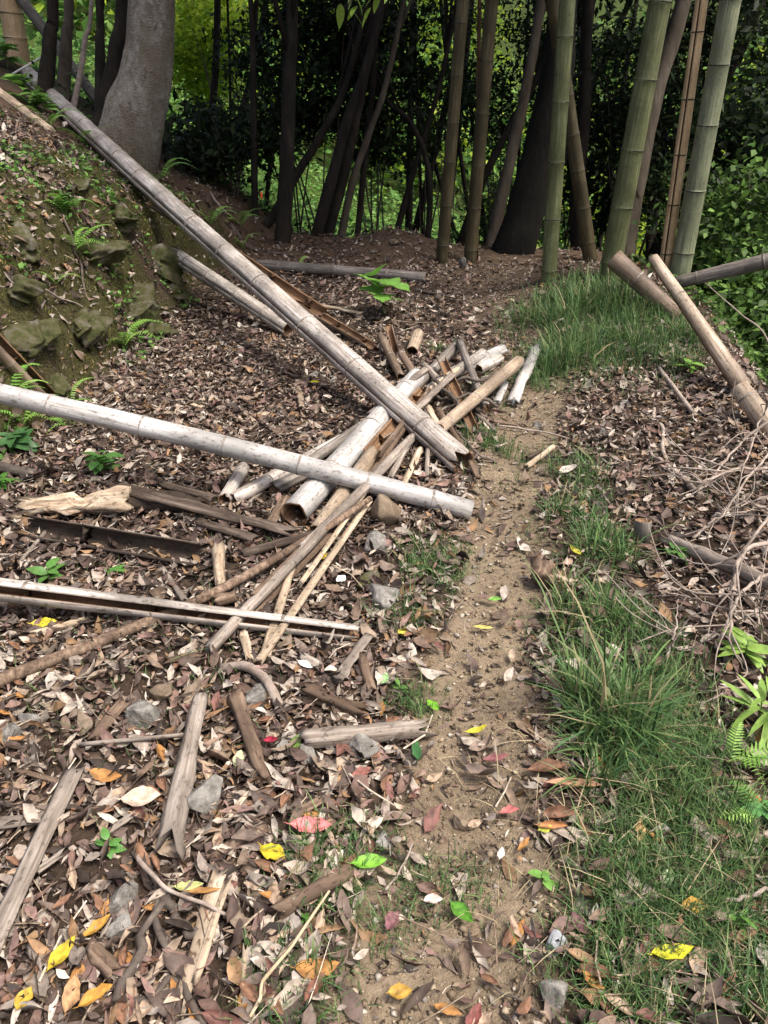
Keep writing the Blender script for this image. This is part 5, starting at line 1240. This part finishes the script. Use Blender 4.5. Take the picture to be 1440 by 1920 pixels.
# ------------------------------------------------------------------ ferns, seedlings and other small plants
def frond_mesh(L, pal, seed, pairs=15, wid=.34, arch=.5):
    rgf = np.random.default_rng(seed); Vv, T = [], []; cs = []
    col = np.array(pal[seed % len(pal)])
    def pt(t): return np.array([L*t*(1-.12*t), 0, L*arch*(t-1.05*t*t)*1.3])
    ts = np.linspace(.14, 1, pairs)
    n = 12; P = np.array([pt(t) for t in np.linspace(0, 1, n)])
    V0, Q0, T0 = sweep(P, np.linspace(.0022, .0008, n)*(L/.3)**.5, 4, False)
    Vv = list(V0); Q = list(Q0); cs = [col*.8]*len(V0)
    for t in ts:
        w = L*wid*.5*math.sin(math.pi*(.18+.82*t)**.9)**.8*(1.02-t*.35)+.004
        c = pt(t); bw = L*.62/pairs
        for s in (-1, 1):
            b = len(Vv); dirv = np.array([.38, s, -.22]); dirv /= np.linalg.norm(dirv)
            q = w*rgf.uniform(.85, 1.1)
            fwd = np.array([1, 0, 0.])
            Vv += [c-fwd*bw*.45, c+fwd*bw*.45, c+dirv*q*.55+fwd*bw*.42, c+dirv*q, c+dirv*q*.55-fwd*bw*.36]
            T += [[b, b+1, b+2], [b, b+2, b+4], [b+4, b+2, b+3]]; cs += [col*rgf.uniform(.85, 1.15)]*5
    return make_mesh('frond', np.array(Vv), [np.array(Q), np.array(T)], np.array(cs), smooth=False)
FERN = [(.23, .46, .09), (.28, .52, .10), (.20, .40, .08), (.33, .56, .13)]
fvar = [frond_mesh(.30, FERN, 20+k, 16, .36, random.uniform(.4, .8)) for k in range(4)]
def fern(label, px, py, size, n, seed, face=None, spread=2.2, h=0.0):
    rgf = np.random.default_rng(seed); p = hit(px, py, h); S = size_at(p, size*1.35)/.30
    root = empty('fern', p-Vector((0, 0, .01))); tag(root, label, 'fern', 'ferns growing on the bank and by the path')
    for k in range(n):
        o = link('frond', fvar[int(rgf.integers(0, 4))], M['fresh'], root)
        az = (face if face is not None else -1.2)+spread*((k+.5)/n-.5)*2+rgf.normal(0, .2)
        o.rotation_euler = (rgf.normal(0, .15), -rgf.uniform(.1, .7), az); o.scale = (S*rgf.uniform(.7, 1.1),)*3
    return root
for k, (px, py, s, n, face, lab) in enumerate([
    (188, 238, 75, 3, -.1, 'fern frond beside the big tree above the longest pole'),
    (165, 275, 60, 3, -1.2, 'bright fern hanging over the longest pole near the tree'),
    (300, 340, 60, 6, -1.2, 'fern at the foot of the big tree'),
    (120, 400, 55, 6, -1.0, 'leafy fern halfway up the bank'),
    (140, 465, 65, 6, -.6, 'fern on the mossy boulders'),
    (105, 530, 45, 4, -1.4, 'small fern hanging from the bank face'),
    (235, 650, 80, 6, -.9, 'fern at the foot of the bank beside the leaf litter'),
    (20, 745, 75, 5, -.2, 'fern behind the bank end of the white pole'),
    (130, 755, 55, 5, -.2, 'fern peeping over the white pole'),
    (45, 795, 75, 6, -1.0, 'fern under the bank end of the white pole'),
    (140, 800, 60, 5, -1.6, 'small dark fern under the white pole'),
    (395, 420, 45, 5, -1.0, 'fern on the soil slope beyond the longest pole'),
    (450, 425, 50, 5, -1.2, 'fern near the crest on the bank'),
    (455, 465, 45, 4, -1.2, 'small fern at the end of the bank'),
    (560, 500, 32, 4, -1.0, 'tiny fern on the grey pole across the path'),
    (1370, 1430, 105, 4, -.3, 'fern at the edge of the short grass'),
    (1440, 1545, 100, 4, 2.4, 'fern reaching in over the short grass'),
    (60, 200, 60, 5, -.8, 'fern at the top of the bank'),
    (90, 240, 60, 5, -.6, 'fern on the upper bank above the longest pole'),
    (325, 250, 55, 4, .6, 'grassy fern behind the big tree trunk')]):
    fern(lab, px, py, s, n, 800+k, face)

def broad_leaf_mesh(L, asp, col, seed, lobes=0):
    rgb = np.random.default_rng(seed); m = 15; a = np.linspace(0, 1, m)
    w = np.sin(np.pi*a**.8)**.8*asp/2*L
    if lobes: w = w*(1+.35*np.cos(a*np.pi*2*lobes))
    L_ = np.stack([a*L, w, -.25*L*a*a+.12*w], -1); R_ = np.stack([a*L, -w, -.25*L*a*a+.12*w], -1); Md = np.stack([a*L, 0*a, -.25*L*a*a], -1)
    Vv = np.vstack([L_, Md, R_]); F = []
    for i in range(m-1): F += [[i, m+i, m+i+1, i+1], [m+i, 2*m+i, 2*m+i+1, m+i+1]]
    c = np.repeat(np.array(col)[None], len(Vv), 0)*(1+.08*rgb.normal(0, 1, (len(Vv), 1)))
    return make_mesh('leaf', Vv, [np.array(F)], c)
def plant(name, label, px, py, hpx, leafpx, nleaf, asp, col, seed, lobes=0, nstem=1, group='seedlings and weeds', cat='plant', leanv=.15):
    rgp = np.random.default_rng(seed); p = hit(px, py); H = size_at(p, hpx); LL = size_at(p, leafpx)
    root = empty(name, p-Vector((0, 0, .005))); tag(root, label, cat, group)
    mes = [broad_leaf_mesh(LL, asp, np.array(col)*rgp.uniform(.85, 1.15), seed+q, lobes) for q in range(3)]
    for s in range(nstem):
        tip = np.array([rgp.normal(0, leanv)*H, rgp.normal(0, leanv)*H, H*rgp.uniform(.8, 1)])
        C = curve_pts([np.zeros(3), tip*.5+np.array([.02*H, 0, 0]), tip], 8)
        Vv, Q, T = sweep(C, np.linspace(.0028, .0014, 8), 5, True)
        link('stem', make_mesh('stem', Vv, [Q, T]), M['stem'], root)
        for k in range(nleaf):
            o = link('leaf', mes[k % 3], M['fresh'], root)
            t = .45+.55*(k+1)/nleaf; o.location = C[int(t*7)]
            o.rotation_euler = (rgp.normal(0, .25), -rgp.uniform(-.1, .55), k*2.4+rgp.normal(0, .3)); o.scale = (rgp.uniform(.65, 1.1),)*3
    return root
plant('sapling', 'bright green sapling with lobed leaves in the middle of the path', 722, 596, 88, 62, 8, .8, (.18, .38, .07), 1, 2.5, cat='sapling')
plant('seedling', 'small green seedling growing at the path edge', 1030, 1668, 40, 28, 6, .6, (.18, .38, .08), 2)
plant('bamboo_seedling', 'lime green plant with pointed leaves under the bare branches', 1392, 1245, 60, 60, 7, .34, (.30, .48, .10), 3, 0, 2)
plant('bamboo_seedling', 'bamboo seedling with narrow leaves under the lime green plant', 1420, 1360, 90, 85, 8, .17, (.26, .42, .09), 4, 0, 2)
plant('weed', 'broad leaved weed by the ferns in the short grass', 1425, 1540, 50, 60, 6, .5, (.12, .30, .09), 5)
plant('weed', 'small weed in the litter beside the dark twigs', 205, 1600, 40, 30, 7, .6, (.11, .28, .06), 6)
plant('weed', 'tiny weed below the straw stalk', 570, 1725, 22, 20, 6, .7, (.12, .28, .06), 7)
plant('weed', 'bushy weed on the litter at the foot of the bank', 195, 890, 50, 32, 10, .55, (.09, .22, .05), 8, 0, 3)
plant('weed', 'leafy weed between trough and slotted pole', 90, 1095, 34, 36, 7, .5, (.10, .24, .05), 9)
plant('weed', 'small weed below the dark trough', 215, 1080, 24, 22, 8, .6, (.10, .24, .05), 10)
plant('weed', 'green weed on the bank beside the mossy boulder', 125, 400, 40, 26, 10, .55, (.10, .26, .05), 11, 0, 3)
plant('weed', 'bright leafy weed at the top of the bank', 45, 190, 45, 40, 8, .4, (.20, .38, .08), 12, 0, 3)
plant('weed', 'leafy weed beside the peeled white stick', 15, 130, 45, 40, 7, .4, (.18, .34, .08), 13, 0, 3)
plant('weed', 'leafy weed beside the upper end of the longest pole', 85, 215, 40, 34, 8, .45, (.18, .36, .08), 14, 0, 3)
plant('weed', 'dark leafy weed under the bank end of the white pole', 40, 850, 50, 40, 9, .5, (.06, .15, .05), 15, 0, 3)
plant('weed', 'small weed beside the knobbly twig', 745, 1300, 22, 18, 7, .5, (.13, .28, .06), 16)
plant('weed', 'light green weed in the leaf litter at the drop', 1290, 700, 30, 26, 8, .3, (.22, .42, .08), 17, 0, 2)
plant('weed', 'dark green weed among the bare twigs', 1270, 1050, 26, 26, 9, .5, (.09, .2, .05), 18, 0, 3)
plant('weed', 'narrow leaved weed by the amber crumpled leaf', 1385, 1740, 40, 44, 6, .3, (.14, .32, .06), 19)
plant('weed', 'weed with drooping leaves beside the pale rotten log', 10, 920, 40, 34, 8, .4, (.10, .26, .05), 20, 0, 2)
# a spray of maple leaves hanging in at the top
sp = at_y(678, 2, 6.3); root = empty('maple_spray', sp); tag(root, 'spray of fresh light green leaves hanging before the dark trunks', 'leaf spray')
rg = np.random.default_rng(6)
bm_ = [broad_leaf_mesh(.15, .38, (.30, .48, .08), 50+k) for k in range(3)]
tipb = np.array([1.6, 1.2, 1.9])
Vv, Q, T = sweep(curve_pts([tipb*1.6, tipb*.5+np.array([0, 0, .2]), np.array([0, 0, .1]), np.array([-.1, -.05, -.05])], 20), np.linspace(.022, .003, 20), 6, True)
link('branch', make_mesh('branch', Vv, [Q, T]), M['barkbr'], root)
for k in range(26):
    o = link('leaf', bm_[k % 3], M['fresh'], root); o.location = (rg.normal(0, .12), rg.normal(0, .10), rg.uniform(-.06, .25))
    o.rotation_euler = (rg.normal(0, .4), rg.uniform(.1, .9), rg.uniform(0, 6.28)); o.scale = (rg.uniform(.6, 1.1),)*3
